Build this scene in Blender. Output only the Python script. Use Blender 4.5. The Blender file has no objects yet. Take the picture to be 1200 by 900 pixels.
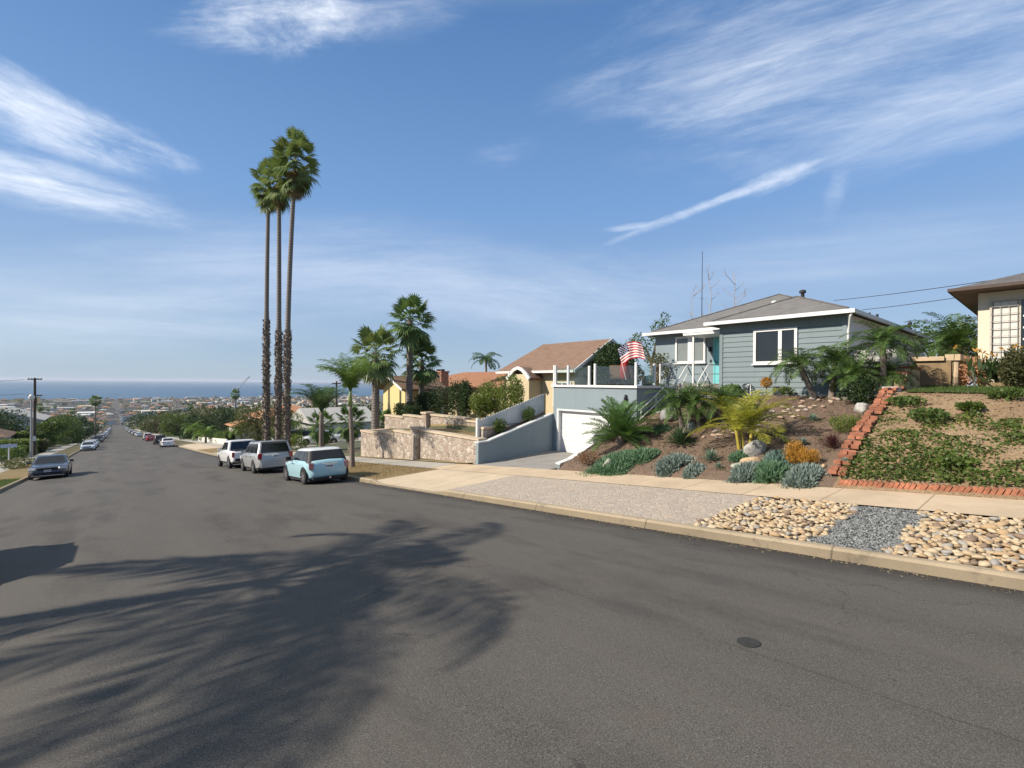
import bpy, bmesh, math, random
import numpy as np
from mathutils import Vector, Matrix
R = math.radians
RNG = random.Random(7)
NP = np.random.default_rng(7)
scene = bpy.context.scene
COL = scene.collection
SUN_EL, SUN_AZ = R(35.0), math.atan2(-.93, .37)
SUN_DIR = Vector((math.sin(SUN_AZ)*math.cos(SUN_EL), math.cos(SUN_AZ)*math.cos(SUN_EL), math.sin(SUN_EL)))

# ------------------------------------------------------------------ camera (X = across the street, Y = down the street)
YAW, FPX, HC, ROLL = R(40.2), 550.0, 2.2, .0085
CAM = Vector((0, 0, HC))
FWD = Vector((math.sin(YAW), math.cos(YAW), -.0024)).normalized()
RIGHT0 = Vector((math.cos(YAW), -math.sin(YAW), 0))
UP0 = RIGHT0.cross(FWD).normalized()
RIGHT = RIGHT0*math.cos(ROLL)+UP0*math.sin(ROLL)
UP = UP0*math.cos(ROLL)-RIGHT0*math.sin(ROLL)
cd = bpy.data.cameras.new('camera'); cam = bpy.data.objects.new('camera', cd); COL.objects.link(cam)
cam.matrix_world = Matrix(((RIGHT.x, UP.x, -FWD.x, 0), (RIGHT.y, UP.y, -FWD.y, 0), (RIGHT.z, UP.z, -FWD.z, HC), (0, 0, 0, 1)))
cd.sensor_width = 36; cd.lens = FPX/1200*36; cd.clip_start = .05; cd.clip_end = 120000
scene.camera = cam

def ray(px, py):
    return (FWD + RIGHT*((px-600)/FPX) + UP*((450-py)/FPX))
def onX(px, py, X):
    d = ray(px, py); t = X/d.x; return CAM+d*t
def onY(px, py, Y):
    d = ray(px, py); t = Y/d.y; return CAM+d*t
def YatX(px, X):
    d = ray(px, 448); return d.y/d.x*X

# ------------------------------------------------------------------ land
PY = np.array([-400, -120, -40, -15, 0, 10, 25, 50, 100, 220, 400, 700, 1100, 1600, 2200, 2400, 2600, 6000.])
PZ = np.array([30, 10.5, 3.9, 1.5, 0, -1.0, -2.52, -4.9, -9.1, -18.5, -31.5, -50, -60, -66, -69.6, -71, -76, -90.])
_h = np.diff(PY); _d = np.diff(PZ)/_h
_m = np.concatenate([[_d[0]], [0 if a*b <= 0 else 2*a*b/(a+b) for a, b in zip(_d[:-1], _d[1:])], [_d[-1]]])
def Zs(Y):
    Y = max(PY[0], min(PY[-1]-1e-6, Y)); i = int(np.searchsorted(PY, Y, side='right')-1)
    h = _h[i]; t = (Y-PY[i])/h
    return float((2*t**3-3*t*t+1)*PZ[i]+(t**3-2*t*t+t)*h*_m[i]+(-2*t**3+3*t*t)*PZ[i+1]+(t**3-t*t)*h*_m[i+1])
def lerp(a, b, t): return a+(b-a)*t
def sst(a, b, x):
    t = max(0, min(1, (x-a)/(b-a))); return t*t*(3-2*t)
XK, XKI, XW0, XW1 = 7.6, 7.76, 10.6, 12.2       # right gutter, kerb back, walk front, walk back
XL, XLI, XV0, XV1 = -4.25, -4.41, -6.5, -8.0    # the same on the left
def roadZ(X, Y): return Zs(Y)+.13*(1-((X-1.7)/5.95)**2)
def parkZ(X, Y): return Zs(Y)+.15+.03*(X-XKI)
def walkZ(X, Y): return Zs(Y)+.15+.03*(XW0-XKI)+.018*(X-XW0)
def lump(X, Y, s=1.0): return s*(math.sin(X*1.7+Y*.9)*math.sin(Y*1.3-X*.6))
def gardenZ(X, Y):
    z0 = walkZ(XW1, Y); z1 = 1.8-.17*max(0, Y-7.5)
    t = max(0, (X-XW1)/6.3)
    if t > 1: return z1
    return z0+.10*sst(0, .06, t)+(z1-z0-.10)*(t*.85+.15*sst(0, 1, t))+lump(X, Y, .035)*sst(0, .1, t)
def upperZ(X, Y):
    z0 = walkZ(XW1, Y); z1 = 2.02+.1*max(0, -Y-4)
    t = max(0, (X-XW1-.25)/4.9)
    if t <= 0: return z0+.16*max(0, min(1, (X-XW1)/.22))
    if t > 1: return z1+min(.2, .05*(X-17.35))
    return z0+.16+(z1-z0-.16)*(t*.7+.3*math.sin(t*math.pi/2))+lump(X, Y, .05)*sst(0, .1, t)*sst(1, .9, t)
def lotZ(X, Y):
    if Y < 3.35: return upperZ(X, Y)
    if Y < 12.1: return lerp(upperZ(X, 3.35), gardenZ(X, Y), sst(3.35, 3.75, Y))
    if Y < 16.96: return -1.25 if X < 17.2 else 1.0
    z0 = walkZ(XW1, Y)
    if Y < 30.35:
        pad = lerp(.2, -.55, sst(20, 31, Y)); low = lerp(-.4, -1.1, sst(22, 30, Y))
        if X < 12.7: return z0+.03
        return low if X < 14.6 else pad
    far = sst(31, 40, Y)
    return z0+.05+(X-XW1)*.035*min(1, 40/max(1, X-XW1)) + (1-far)*0
def H(X, Y):
    if X > XW1: return lotZ(X, Y)
    if X > XW0: return walkZ(X, Y)
    if X > XKI: return parkZ(X, Y)
    if X > XL: return roadZ(X, Y)
    z = Zs(Y)+.15+.02*(XLI-X)
    if X > XV1: return z
    return z-.012*(XV1-X) if X > -200 else z-2.3
def hit(px, py, Hf=H, tmax=400, t0=2.0):
    d = ray(px, py); t = t0
    while t < tmax:
        p = CAM+d*t
        if p.z < Hf(p.x, p.y):
            a, b = t-.1, t
            for _ in range(16):
                m = (a+b)/2; q = CAM+d*m
                if q.z < Hf(q.x, q.y): b = m
                else: a = m
            return CAM+d*b
        t += .1
    return CAM+d*tmax

# ------------------------------------------------------------------ node helpers
def setin(nt, sock, v):
    if isinstance(v, bpy.types.NodeSocket): nt.links.new(v, sock)
    else:
        if sock.type == 'RGBA' and len(v) == 3: v = (*v, 1)
        sock.default_value = v
def nd(nt, typ, ins=None, **props):
    n = nt.nodes.new(typ)
    for k, v in props.items(): setattr(n, k, v)
    for k, v in (ins or {}).items(): setin(nt, n.inputs[k], v)
    return n
def mth(nt, op, a, b=None, c=None, clamp=False):
    ins = {0: a}
    if b is not None: ins[1] = b
    if c is not None: ins[2] = c
    return nd(nt, 'ShaderNodeMath', ins, operation=op, use_clamp=clamp).outputs[0]
def vmth(nt, op, a, b=None):
    ins = {0: a}
    if b is not None: ins[1] = b
    n = nd(nt, 'ShaderNodeVectorMath', ins, operation=op)
    return n.outputs[1] if op == 'DOT_PRODUCT' else n.outputs[0]
def mixc(nt, f, a, b, blend='MIX'):
    n = nd(nt, 'ShaderNodeMix', None, data_type='RGBA', blend_type=blend)
    setin(nt, n.inputs[0], f); setin(nt, n.inputs[6], a); setin(nt, n.inputs[7], b)
    return n.outputs[2]
def ramp(nt, f, stops, interp='LINEAR'):
    n = nd(nt, 'ShaderNodeValToRGB', {0: f}); r = n.color_ramp; r.interpolation = interp
    while len(r.elements) < len(stops): r.elements.new(.5)
    for e, (p, c) in zip(r.elements, stops):
        e.position = p; e.color = (*c, 1) if not isinstance(c, (int, float)) else (c, c, c, 1)
    return n.outputs[0]
def noise(nt, vec, scale, detail=4, rough=.55, out=0):
    n = nd(nt, 'ShaderNodeTexNoise', {'Scale': scale, 'Detail': detail, 'Roughness': rough})
    if vec is not None: nt.links.new(vec, n.inputs['Vector'])
    return n.outputs[out]
def coord(nt, kind='Object'): return nd(nt, 'ShaderNodeTexCoord').outputs[kind]
def scalev(nt, v, s): return nd(nt, 'ShaderNodeMapping', {'Vector': v, 'Scale': s}).outputs[0]
def newmat(name):
    m = bpy.data.materials.new(name); m.use_nodes = True; nt = m.node_tree
    b = nt.nodes['Principled BSDF']; return m, nt, b
def bump(nt, b, h, strength=.3, dist=.02):
    n = nd(nt, 'ShaderNodeBump', {'Height': h, 'Strength': strength, 'Distance': dist}); nt.links.new(n.outputs[0], b.inputs['Normal'])
MATS = {}
def simple(name, c, rough=.7, var=.12, scale=3, metal=0, spec=.4, bmp=0, bscale=40, coat=0, world=False):
    """one colour, broken up by two octaves of grime"""
    if name in MATS: return MATS[name]
    m, nt, b = newmat(name)
    v = coord(nt)
    if var > 0:
        n1 = noise(nt, v, scale, 5, .6)
        f = ramp(nt, n1, [(.3, 0), (.7, 1)])
        lo = tuple(x*(1-var) for x in c); hi = tuple(min(1, x*(1+var*.6)) for x in c)
        setin(nt, b.inputs['Base Color'], mixc(nt, f, lo, hi))
    else: setin(nt, b.inputs['Base Color'], c)
    setin(nt, b.inputs['Roughness'], rough); setin(nt, b.inputs['Metallic'], metal)
    setin(nt, b.inputs['Specular IOR Level'], spec)
    if coat: setin(nt, b.inputs['Coat Weight'], coat); setin(nt, b.inputs['Coat Roughness'], .06)
    if bmp: bump(nt, b, noise(nt, v, bscale, 4), bmp, .01)
    MATS[name] = m; return m
def leafmat(name, c1, c2, c3=None, trans=.28, rough=.5, big=1.2):
    """leaf colour differs leaf by leaf and clump by clump"""
    if name in MATS: return MATS[name]
    m, nt, b = newmat(name)
    rnd = nd(nt, 'ShaderNodeNewGeometry').outputs['Random Per Island']
    n1 = noise(nt, coord(nt), big, 2)
    f = mth(nt, 'ADD', mth(nt, 'MULTIPLY', rnd, .6), mth(nt, 'MULTIPLY', mth(nt, 'SUBTRACT', n1, .3), 1.0), clamp=True)
    st = [(0, c1), (.85, c2)] + ([(1, c3)] if c3 else [])
    c = ramp(nt, f, st)
    setin(nt, b.inputs['Base Color'], c); setin(nt, b.inputs['Roughness'], rough); setin(nt, b.inputs['Specular IOR Level'], .3)
    tr = nd(nt, 'ShaderNodeBsdfTranslucent', {'Color': mixc(nt, .5, c, (c2[0]*1.4, c2[1]*1.5, c2[2]*.6))})
    mx = nd(nt, 'ShaderNodeMixShader', {0: trans, 1: b.outputs[0], 2: tr.outputs[0]})
    nt.links.new(mx.outputs[0], nt.nodes['Material Output'].inputs[0])
    MATS[name] = m; return m

# ------------------------------------------------------------------ mesh helpers
class MB:
    def __init__(s): s.v = []; s.f = []; s.m = []; s.mi = 0
    def add(s, vs, fs):
        o = len(s.v); s.v += [tuple(v) for v in vs]; s.f += [tuple(i+o for i in f) for f in fs]; s.m += [s.mi]*len(fs); return s
    def quad(s, a, b, c, d): return s.add([a, b, c, d], [(0, 1, 2, 3)])
    def poly(s, pts): return s.add(pts, [tuple(range(len(pts)))])
    def box(s, x0, x1, y0, y1, z0, z1):
        v = [(x, y, z) for z in (z0, z1) for y in (y0, y1) for x in (x0, x1)]
        return s.add(v, [(0, 2, 3, 1), (4, 5, 7, 6), (0, 1, 5, 4), (2, 6, 7, 3), (0, 4, 6, 2), (1, 3, 7, 5)])
    def obox(s, c, size, rx=0, ry=0, rz=0):
        M = Matrix.Translation(c) @ Matrix.Rotation(rz, 4, 'Z') @ Matrix.Rotation(ry, 4, 'Y') @ Matrix.Rotation(rx, 4, 'X')
        h = [q/2 for q in size]
        v = [M @ Vector((x, y, z)) for z in (-h[2], h[2]) for y in (-h[1], h[1]) for x in (-h[0], h[0])]
        return s.add(v, [(0, 2, 3, 1), (4, 5, 7, 6), (0, 1, 5, 4), (2, 6, 7, 3), (0, 4, 6, 2), (1, 3, 7, 5)])
    def loft(s, rings, cap=True, closed=True):
        n = len(rings[0]); vs = [p for r in rings for p in r]; fs = []
        for i in range(len(rings)-1):
            for j in range(n if closed else n-1):
                k = (j+1) % n; fs.append((i*n+j, i*n+k, (i+1)*n+k, (i+1)*n+j))
        if cap: fs.append(tuple(range(n))[::-1]); fs.append(tuple((len(rings)-1)*n+j for j in range(n)))
        return s.add(vs, fs)
    def tube(s, pts, r, n=8, cap=True):
        pts = [Vector(p) for p in pts]; rr = r if isinstance(r, (list, tuple)) else [r]*len(pts)
        rings = []; ref = Vector((0, 0, 1))
        for i, p in enumerate(pts):
            t = (pts[min(i+1, len(pts)-1)]-pts[max(i-1, 0)])
            t = t.normalized() if t.length > 1e-9 else Vector((0, 0, 1))
            if abs(t.dot(ref)) > .98: ref = Vector((1, 0, 0))
            u = t.cross(ref).normalized(); w = u.cross(t).normalized(); ref = w if abs(w.z) < 2 else ref
            rings.append([p+(u*math.cos(a)+w*math.sin(a))*rr[i] for a in [2*math.pi*k/n for k in range(n)]])
        return s.loft(rings, cap)
    def lathe(s, prof, n=20, axis='Z', c=(0, 0, 0)):
        rings = []
        for r, z in prof:
            ring = []
            for k in range(n):
                a = 2*math.pi*k/n; x, y = r*math.cos(a), r*math.sin(a)
                p = (x, y, z) if axis == 'Z' else ((z, x, y) if axis == 'X' else (y, z, x))
                ring.append((p[0]+c[0], p[1]+c[1], p[2]+c[2]))
            rings.append(ring)
        return s.loft(rings)
    def build(s, name, mats, parent=None, smooth=False, sharp=None, origin=None, bev=0):
        me = bpy.data.meshes.new(name); rt = parent
        while rt is not None and rt.parent is not None: rt = rt.parent
        o = Vector(origin) if origin is not None else (Vector(rt.location) if (rt is not None and rt.get('world')) else Vector((0, 0, 0)))
        me.from_pydata([tuple(Vector(v)-o) for v in s.v], [], s.f)
        if not isinstance(mats, (list, tuple)): mats = [mats]
        for m in mats: me.materials.append(m)
        if len(mats) > 1: me.polygons.foreach_set('material_index', s.m)
        uv = me.uv_layers.new(name='UVMap').data
        for p in me.polygons:
            n = p.normal
            if abs(n.z) > .97: U, V = Vector((1, 0, 0)), Vector((0, 1, 0))
            else:
                U = Vector((-n.y, n.x, 0)).normalized(); V = n.cross(U)
            for li in p.loop_indices:
                co = me.vertices[me.loops[li].vertex_index].co+o
                uv[li].uv = (co.dot(U), co.dot(V))
        if smooth: me.polygons.foreach_set('use_smooth', [True]*len(me.polygons))
        if sharp is not None: me.set_sharp_from_angle(angle=R(sharp))
        me.update()
        ob = bpy.data.objects.new(name, me); COL.objects.link(ob)
        if parent is not None: ob.parent = parent
        elif origin is not None: ob.location = o
        if bev:
            md = ob.modifiers.new('bevel', 'BEVEL'); md.width = bev; md.segments = 2; md.limit_method = 'ANGLE'
        return ob
def quads(name, V, mat, parent=None, origin=None):
    """V: array (n,4,3) of loose quads (leaves)"""
    V = np.asarray(V, dtype=np.float64); n = len(V); v = V.reshape(-1, 3)
    if origin is not None: v = v-np.array(origin)
    me = bpy.data.meshes.new(name)
    me.vertices.add(n*4); me.vertices.foreach_set('co', v.astype(np.float32).ravel())
    me.loops.add(n*4); me.loops.foreach_set('vertex_index', np.arange(n*4, dtype=np.int32))
    me.polygons.add(n); me.polygons.foreach_set('loop_start', np.arange(0, n*4, 4, dtype=np.int32))
    me.materials.append(mat); me.update(calc_edges=True); me.validate()
    ob = bpy.data.objects.new(name, me); COL.objects.link(ob)
    if parent is not None: ob.parent = parent
    elif origin is not None: ob.location = origin
    return ob
def tag(o, label=None, cat=None, group=None, kind=None):
    if label: o['label'] = label
    if cat: o['category'] = cat
    if group: o['group'] = group
    if kind: o['kind'] = kind
    return o
def thing(name, label, cat, loc=(0, 0, 0), rz=0, group=None, world=False):
    o = bpy.data.objects.new(name, None); COL.objects.link(o); o.location = loc; o.rotation_euler = (0, 0, rz)
    o.empty_display_size = .2
    if world: o['world'] = 1
    return tag(o, label, cat, group)
def copy_tree(o, parent=None):
    c = o.copy(); COL.objects.link(c)
    if parent is not None: c.parent = parent
    for ch in list(o.children): copy_tree(ch, c)
    return c
def struct(o): o['kind'] = 'structure'; return o
def patch(name, xs, ys, Hf, mat, dz=0, smooth=True):
    vs = [(x, y, Hf(x, y)+dz) for y in ys for x in xs]; n = len(xs)
    fs = [(j*n+i, j*n+i+1, (j+1)*n+i+1, (j+1)*n+i) for j in range(len(ys)-1) for i in range(n-1)]
    me = bpy.data.meshes.new(name); me.from_pydata(vs, [], fs); me.materials.append(mat)
    if smooth: me.polygons.foreach_set('use_smooth', [True]*len(fs))
    ob = bpy.data.objects.new(name, me); COL.objects.link(ob); return struct(ob)
def frange(a, b, s):
    n = max(1, int(round((b-a)/s))); return [a+(b-a)*i/n for i in range(n+1)]
def rock_mesh(name, seed, mat, squash=.6, sub=3, rough=.18):
    bm = bmesh.new(); bmesh.ops.create_icosphere(bm, subdivisions=sub, radius=1)
    rg = random.Random(seed); off = Vector((rg.uniform(0, 50), rg.uniform(0, 50), rg.uniform(0, 50)))
    from mathutils import noise as mn
    planes = [(Vector((rg.gauss(0, 1), rg.gauss(0, 1), rg.gauss(0, 1))).normalized(), rg.uniform(.62, .92)) for _ in range(11)]
    ax = (rg.uniform(.85, 1.2), rg.uniform(.7, 1.0))
    for v in bm.verts:
        d = v.co.normalized(); r = 1+rough*mn.noise(d*1.3+off)+rough*.4*mn.noise(d*4+off)
        for pn, pd in planes:
            k = d.dot(pn)*r
            if k > pd: r *= 1-(k-pd)/k*.93
        v.co = Vector((d.x*r*ax[0], d.y*r*ax[1], d.z*r*squash))
    me = bpy.data.meshes.new(name); bm.to_mesh(me); bm.free(); me.materials.append(mat)
    me.polygons.foreach_set('use_smooth', [True]*len(me.polygons)); return me
# ------------------------------------------------------------------ sky, sun, exposure
w = bpy.data.worlds.new('World'); scene.world = w; w.use_nodes = True
nt = w.node_tree; bg = nt.nodes['Background']
SKY_S = .15
sky = nd(nt, 'ShaderNodeTexSky', None, sky_type='NISHITA', sun_disc=False, sun_elevation=SUN_EL, sun_rotation=SUN_AZ,
         altitude=60, air_density=1.0, dust_density=.15, ozone_density=3.0)
dirv = coord(nt, 'Generated')
dn = nd(nt, 'ShaderNodeSeparateXYZ', {0: dirv})
elev = ramp(nt, mth(nt, 'DIVIDE', dn.outputs[2], 1.0), [(0, (.160, .214, .280)), (.036, (.158, .214, .288)), (.17, (.136, .200, .306)), (.34, (.088, .166, .308)), (.62, (.044, .104, .226)), (.72, (.17, .20, .235)), (1, (.21, .23, .255))])  # highest stops, out of view, are brightened to add fill light in shadows
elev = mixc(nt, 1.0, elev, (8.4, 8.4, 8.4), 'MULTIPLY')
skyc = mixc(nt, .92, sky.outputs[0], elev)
def pdir(px, py): return ray(px, py).normalized()
def cloud(px, py, ax, ay, ang, dens, nscale, stretch, lo, hi, seed):
    """one wispy cirrus patch: an ellipse on the sky round a world direction, torn by stretched noise"""
    c = pdir(px, py); a = R(ang)
    q = pdir(px+math.cos(a)*10, py-math.sin(a)*10)
    u = (q-c*q.dot(c)).normalized(); v = c.cross(u)
    k = vmth(nt, 'DOT_PRODUCT', dirv, tuple(c)); k = mth(nt, 'MAXIMUM', k, .05)
    du = mth(nt, 'DIVIDE', vmth(nt, 'DOT_PRODUCT', dirv, tuple(u)), k)
    dv = mth(nt, 'DIVIDE', vmth(nt, 'DOT_PRODUCT', dirv, tuple(v)), k)
    cv = nd(nt, 'ShaderNodeCombineXYZ', {0: mth(nt, 'MULTIPLY', du, nscale/stretch), 1: mth(nt, 'MULTIPLY', dv, nscale), 2: seed}).outputs[0]
    wob = noise(nt, cv, .35, 3, .5, 1)
    cv2 = vmth(nt, 'ADD', cv, vmth(nt, 'MULTIPLY', vmth(nt, 'SUBTRACT', wob, (.5, .5, .5)), (1.6, 1.6, 1.6)))
    n = noise(nt, cv2, 1.0, 10, .68)
    e2 = mth(nt, 'ADD', mth(nt, 'POWER', mth(nt, 'ABSOLUTE', mth(nt, 'DIVIDE', du, ax/FPX)), 2.0), mth(nt, 'POWER', mth(nt, 'ABSOLUTE', mth(nt, 'DIVIDE', dv, ay/FPX)), 2.0))
    fall = mth(nt, 'SUBTRACT', 1.0, e2, clamp=True)
    s = mth(nt, 'ADD', n, mth(nt, 'MULTIPLY', mth(nt, 'SUBTRACT', fall, .5), .42))
    m = nd(nt, 'ShaderNodeMapRange', {0: s, 1: lo, 2: hi}, interpolation_type='SMOOTHSTEP').outputs[0]
    fb = nd(nt, 'ShaderNodeCombineXYZ', {0: mth(nt, 'MULTIPLY', du, nscale*.9/stretch), 1: mth(nt, 'MULTIPLY', dv, nscale*3.2), 2: seed+40}).outputs[0]
    fb = ramp(nt, noise(nt, vmth(nt, 'ADD', fb, vmth(nt, 'MULTIPLY', vmth(nt, 'SUBTRACT', wob, (.5, .5, .5)), (2.2, 2.2, 2.2))), 1.0, 8, .7), [(.34, .35), (.62, 1)])
    m = mth(nt, 'MULTIPLY', mth(nt, 'MULTIPLY', m, fb), mth(nt, 'POWER', fall, .75))
    return mth(nt, 'MULTIPLY', m, dens)
CL = [cloud(985, 48, 330, 115, 14, .80, 8, 4.2, .40, 1.0, 1.3),
      cloud(1140, 115, 240, 50, 20, .4, 10, 5.0, .42, .95, 9.1),
      cloud(350, 22, 130, 40, 4, .95, 14, 2.2, .45, .92, 4.2),
      cloud(460, 12, 120, 30, 8, .30, 14, 3.0, .42, .95, 5.6),
      cloud(85, 150, 125, 36, -18, .85, 13, 2.4, .46, .95, 7.7),
      cloud(10, 108, 70, 34, -30, .75, 13, 2.0, .42, .95, 2.9),
      cloud(50, 215, 150, 27, -13, .8, 13, 3.2, .40, .9, 3.4),
      cloud(822, 243, 140, 7, 21, .56, 26, 2.2, .36, .85, 6.2),
      cloud(738, 266, 40, 5, 8, .36, 22, 3.0, .36, .8, 8.2),
      cloud(905, 212, 58, 13, 22, .42, 30, 2.0, .36, .8, 8.8),
      cloud(978, 232, 13, 34, 0, .22, 20, 1.0, .38, .9, 5.1),
      cloud(1130, 160, 150, 16, 12, .22, 16, 4.0, .38, .9, 5.9),
      cloud(330, 330, 440, 85, 3, .30, 6, 4.5, .36, .9, 12.2),
      cloud(640, 350, 260, 75, -4, .34, 7, 4.0, .36, .9, 14.2),
      cloud(100, 375, 300, 55, -3, .26, 7, 4.5, .36, .95, 15.7),
      cloud(960, 300, 260, 60, 5, .18, 7, 4.5, .36, .95, 16.6),
      cloud(590, 178, 50, 20, 10, .16, 18, 2.0, .4, .95, 17.3)]
keep = 1.0
for c in CL: keep = mth(nt, 'MULTIPLY', keep, mth(nt, 'SUBTRACT', 1.0, c))
cover = mth(nt, 'SUBTRACT', 1.0, keep)
CLOUDC = (4.7, 4.85, 5.1)
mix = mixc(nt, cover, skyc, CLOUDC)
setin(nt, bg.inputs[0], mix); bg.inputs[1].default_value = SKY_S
sl = bpy.data.lights.new('sun', 'SUN'); so = bpy.data.objects.new('sun', sl); COL.objects.link(so)
sl.energy = 3.8; sl.angle = R(.7); sl.color = (1, .90, .765)
so.rotation_euler = SUN_DIR.to_track_quat('Z', 'Y').to_euler(); so.location = (-30, 20, 40)
vs_ = scene.view_settings; vs_.view_transform = 'Standard'; vs_.look = 'None'; vs_.gamma = 1; vs_.exposure = .78
scene.render.engine = 'CYCLES'
scene.cycles.max_bounces = 6; scene.cycles.diffuse_bounces = 3; scene.cycles.transparent_max_bounces = 8
scene.cycles.use_denoising = True

# ------------------------------------------------------------------ setting materials
def asphalt():
    m, nt, b = newmat('asphalt'); v = coord(nt)
    s = nd(nt, 'ShaderNodeSeparateXYZ', {0: v})
    big = noise(nt, scalev(nt, v, (.35, .07, .2)), 1.6, 4, .6)
    med = noise(nt, v, 1.1, 5, .65)
    c = mixc(nt, ramp(nt, big, [(.32, 0), (.68, 1)]), (.047, .0422, .0362), (.080, .0724, .062))
    c = mixc(nt, mth(nt, 'MULTIPLY', ramp(nt, med, [(.35, 0), (.75, 1)]), .35), c, (.090, .080, .068))
    fine = noise(nt, v, 95, 3, .75)
    c = mixc(nt, mth(nt, 'MULTIPLY', ramp(nt, fine, [(.42, 0), (.68, 1)]), .95), c, (.19, .178, .16))
    fine2 = noise(nt, v, 140, 2, .7)
    c = mixc(nt, mth(nt, 'MULTIPLY', ramp(nt, fine2, [(.52, 0), (.64, 1)]), .7), c, (.018, .017, .016))
    stain = noise(nt, scalev(nt, v, (1, .6, 1)), .55, 3, .6)     # oil and a rusty patch
    c = mixc(nt, mth(nt, 'MULTIPLY', ramp(nt, stain, [(.62, 0), (.72, 1)]), .35), c, (.04, .038, .036))
    lane = noise(nt, scalev(nt, v, (1.1, .05, .2)), 1.0, 4, .6)        # tyre-polished lanes
    c = mixc(nt, mth(nt, 'MULTIPLY', ramp(nt, lane, [(.44, 0), (.62, 1)]), .4), c, (.118, .105, .088))
    dk = noise(nt, scalev(nt, v, (.8, .22, 1)), .9, 5, .65)
    c = mixc(nt, mth(nt, 'MULTIPLY', ramp(nt, dk, [(.52, 0), (.64, 1)]), .45), c, (.036, .033, .03))
    gut = nd(nt, 'ShaderNodeMapRange', {0: mth(nt, 'ADD', s.outputs[0], mth(nt, 'MULTIPLY', noise(nt, v, 2.2, 4, .6), .5)), 1: 7.25, 2: 7.75, 3: 0, 4: .8}).outputs[0]
    c = mixc(nt, gut, c, (.032, .028, .024))
    dots = nd(nt, 'ShaderNodeTexVoronoi', {'Vector': v, 'Scale': 1.3}).outputs[0]
    dsz = mth(nt, 'MULTIPLY', noise(nt, v, .9, 2), .05)
    c = mixc(nt, mth(nt, 'MULTIPLY', mth(nt, 'LESS_THAN', dots, mth(nt, 'SUBTRACT', dsz, .008)), .6), c, (.03, .028, .027))
    rs = noise(nt, v, .8, 3, .55, 0)
    c = mixc(nt, mth(nt, 'MULTIPLY', ramp(nt, rs, [(.66, 0), (.78, 1)]), .22), c, (.16, .10, .075))
    wob = mth(nt, 'MULTIPLY', mth(nt, 'SUBTRACT', noise(nt, v, 2.2, 4, .6), .5), .12)
    for xs_, wd in ((4.13, .008),):                      # paving seams along the street
        d = mth(nt, 'ABSOLUTE', mth(nt, 'SUBTRACT', mth(nt, 'ADD', s.outputs[0], wob), xs_))
        k = nd(nt, 'ShaderNodeMapRange', {0: d, 1: wd*.4, 2: wd*1.6, 3: 1, 4: 0}).outputs[0]
        gap = ramp(nt, noise(nt, v, 1.3, 3), [(.38, .15), (.6, 1)])
        c = mixc(nt, mth(nt, 'MULTIPLY', mth(nt, 'MULTIPLY', k, gap), .5), c, (.03, .03, .03))
    vv = vmth(nt, 'ADD', v, vmth(nt, 'MULTIPLY', noise(nt, v, 1.6, 5, .6, 1), (.9, .9, .0)))
    vo = nd(nt, 'ShaderNodeTexVoronoi', {'Vector': vv, 'Scale': .34}, feature='DISTANCE_TO_EDGE').outputs[0]
    k = nd(nt, 'ShaderNodeMapRange', {0: vo, 1: .0008, 2: .0034, 3: 1, 4: 0}).outputs[0]
    gap = ramp(nt, noise(nt, v, .5, 3), [(.44, 0), (.56, 1)])
    c = mixc(nt, mth(nt, 'MULTIPLY', mth(nt, 'MULTIPLY', k, gap), .8), c, (.025, .024, .023))
    setin(nt, b.inputs['Base Color'], c); setin(nt, b.inputs['Roughness'], .82); setin(nt, b.inputs['Specular IOR Level'], .3)
    bump(nt, b, noise(nt, v, 110, 3, .7), .55, .006); return m
def concrete(name, c, joint=0, jy=0, stain=.25, dark=(.12, .10, .08)):
    m, nt, b = newmat(name); v = coord(nt)
    n1 = noise(nt, v, .9, 6, .65); n2 = noise(nt, v, 40, 3, .7)
    col = mixc(nt, ramp(nt, n1, [(.3, 0), (.7, 1)]), tuple(x*.82 for x in c), tuple(min(1, x*1.1) for x in c))
    col = mixc(nt, mth(nt, 'MULTIPLY', ramp(nt, n2, [(.4, 0), (.7, 1)]), .25), col, tuple(x*.6 for x in c))
    st = noise(nt, v, 2.6, 6, .7)
    col = mixc(nt, mth(nt, 'MULTIPLY', ramp(nt, st, [(.56, 0), (.74, 1)]), stain), col, dark)
    if joint:
        s = nd(nt, 'ShaderNodeSeparateXYZ', {0: v})
        d = mth(nt, 'ABSOLUTE', mth(nt, 'SUBTRACT', mth(nt, 'FRACT', mth(nt, 'DIVIDE', mth(nt, 'ADD', s.outputs[1], 500+jy), joint)), .5))
        k = nd(nt, 'ShaderNodeMapRange', {0: d, 1: .004/joint*1.2, 2: .012/joint*1.4, 3: 1, 4: 0}).outputs[0]
        col = mixc(nt, mth(nt, 'MULTIPLY', k, .75), col, tuple(x*.3 for x in c))
    setin(nt, b.inputs['Base Color'], col); setin(nt, b.inputs['Roughness'], .9); setin(nt, b.inputs['Specular IOR Level'], .2)
    bump(nt, b, noise(nt, v, 60, 4, .7), .25, .006); return m
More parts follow.
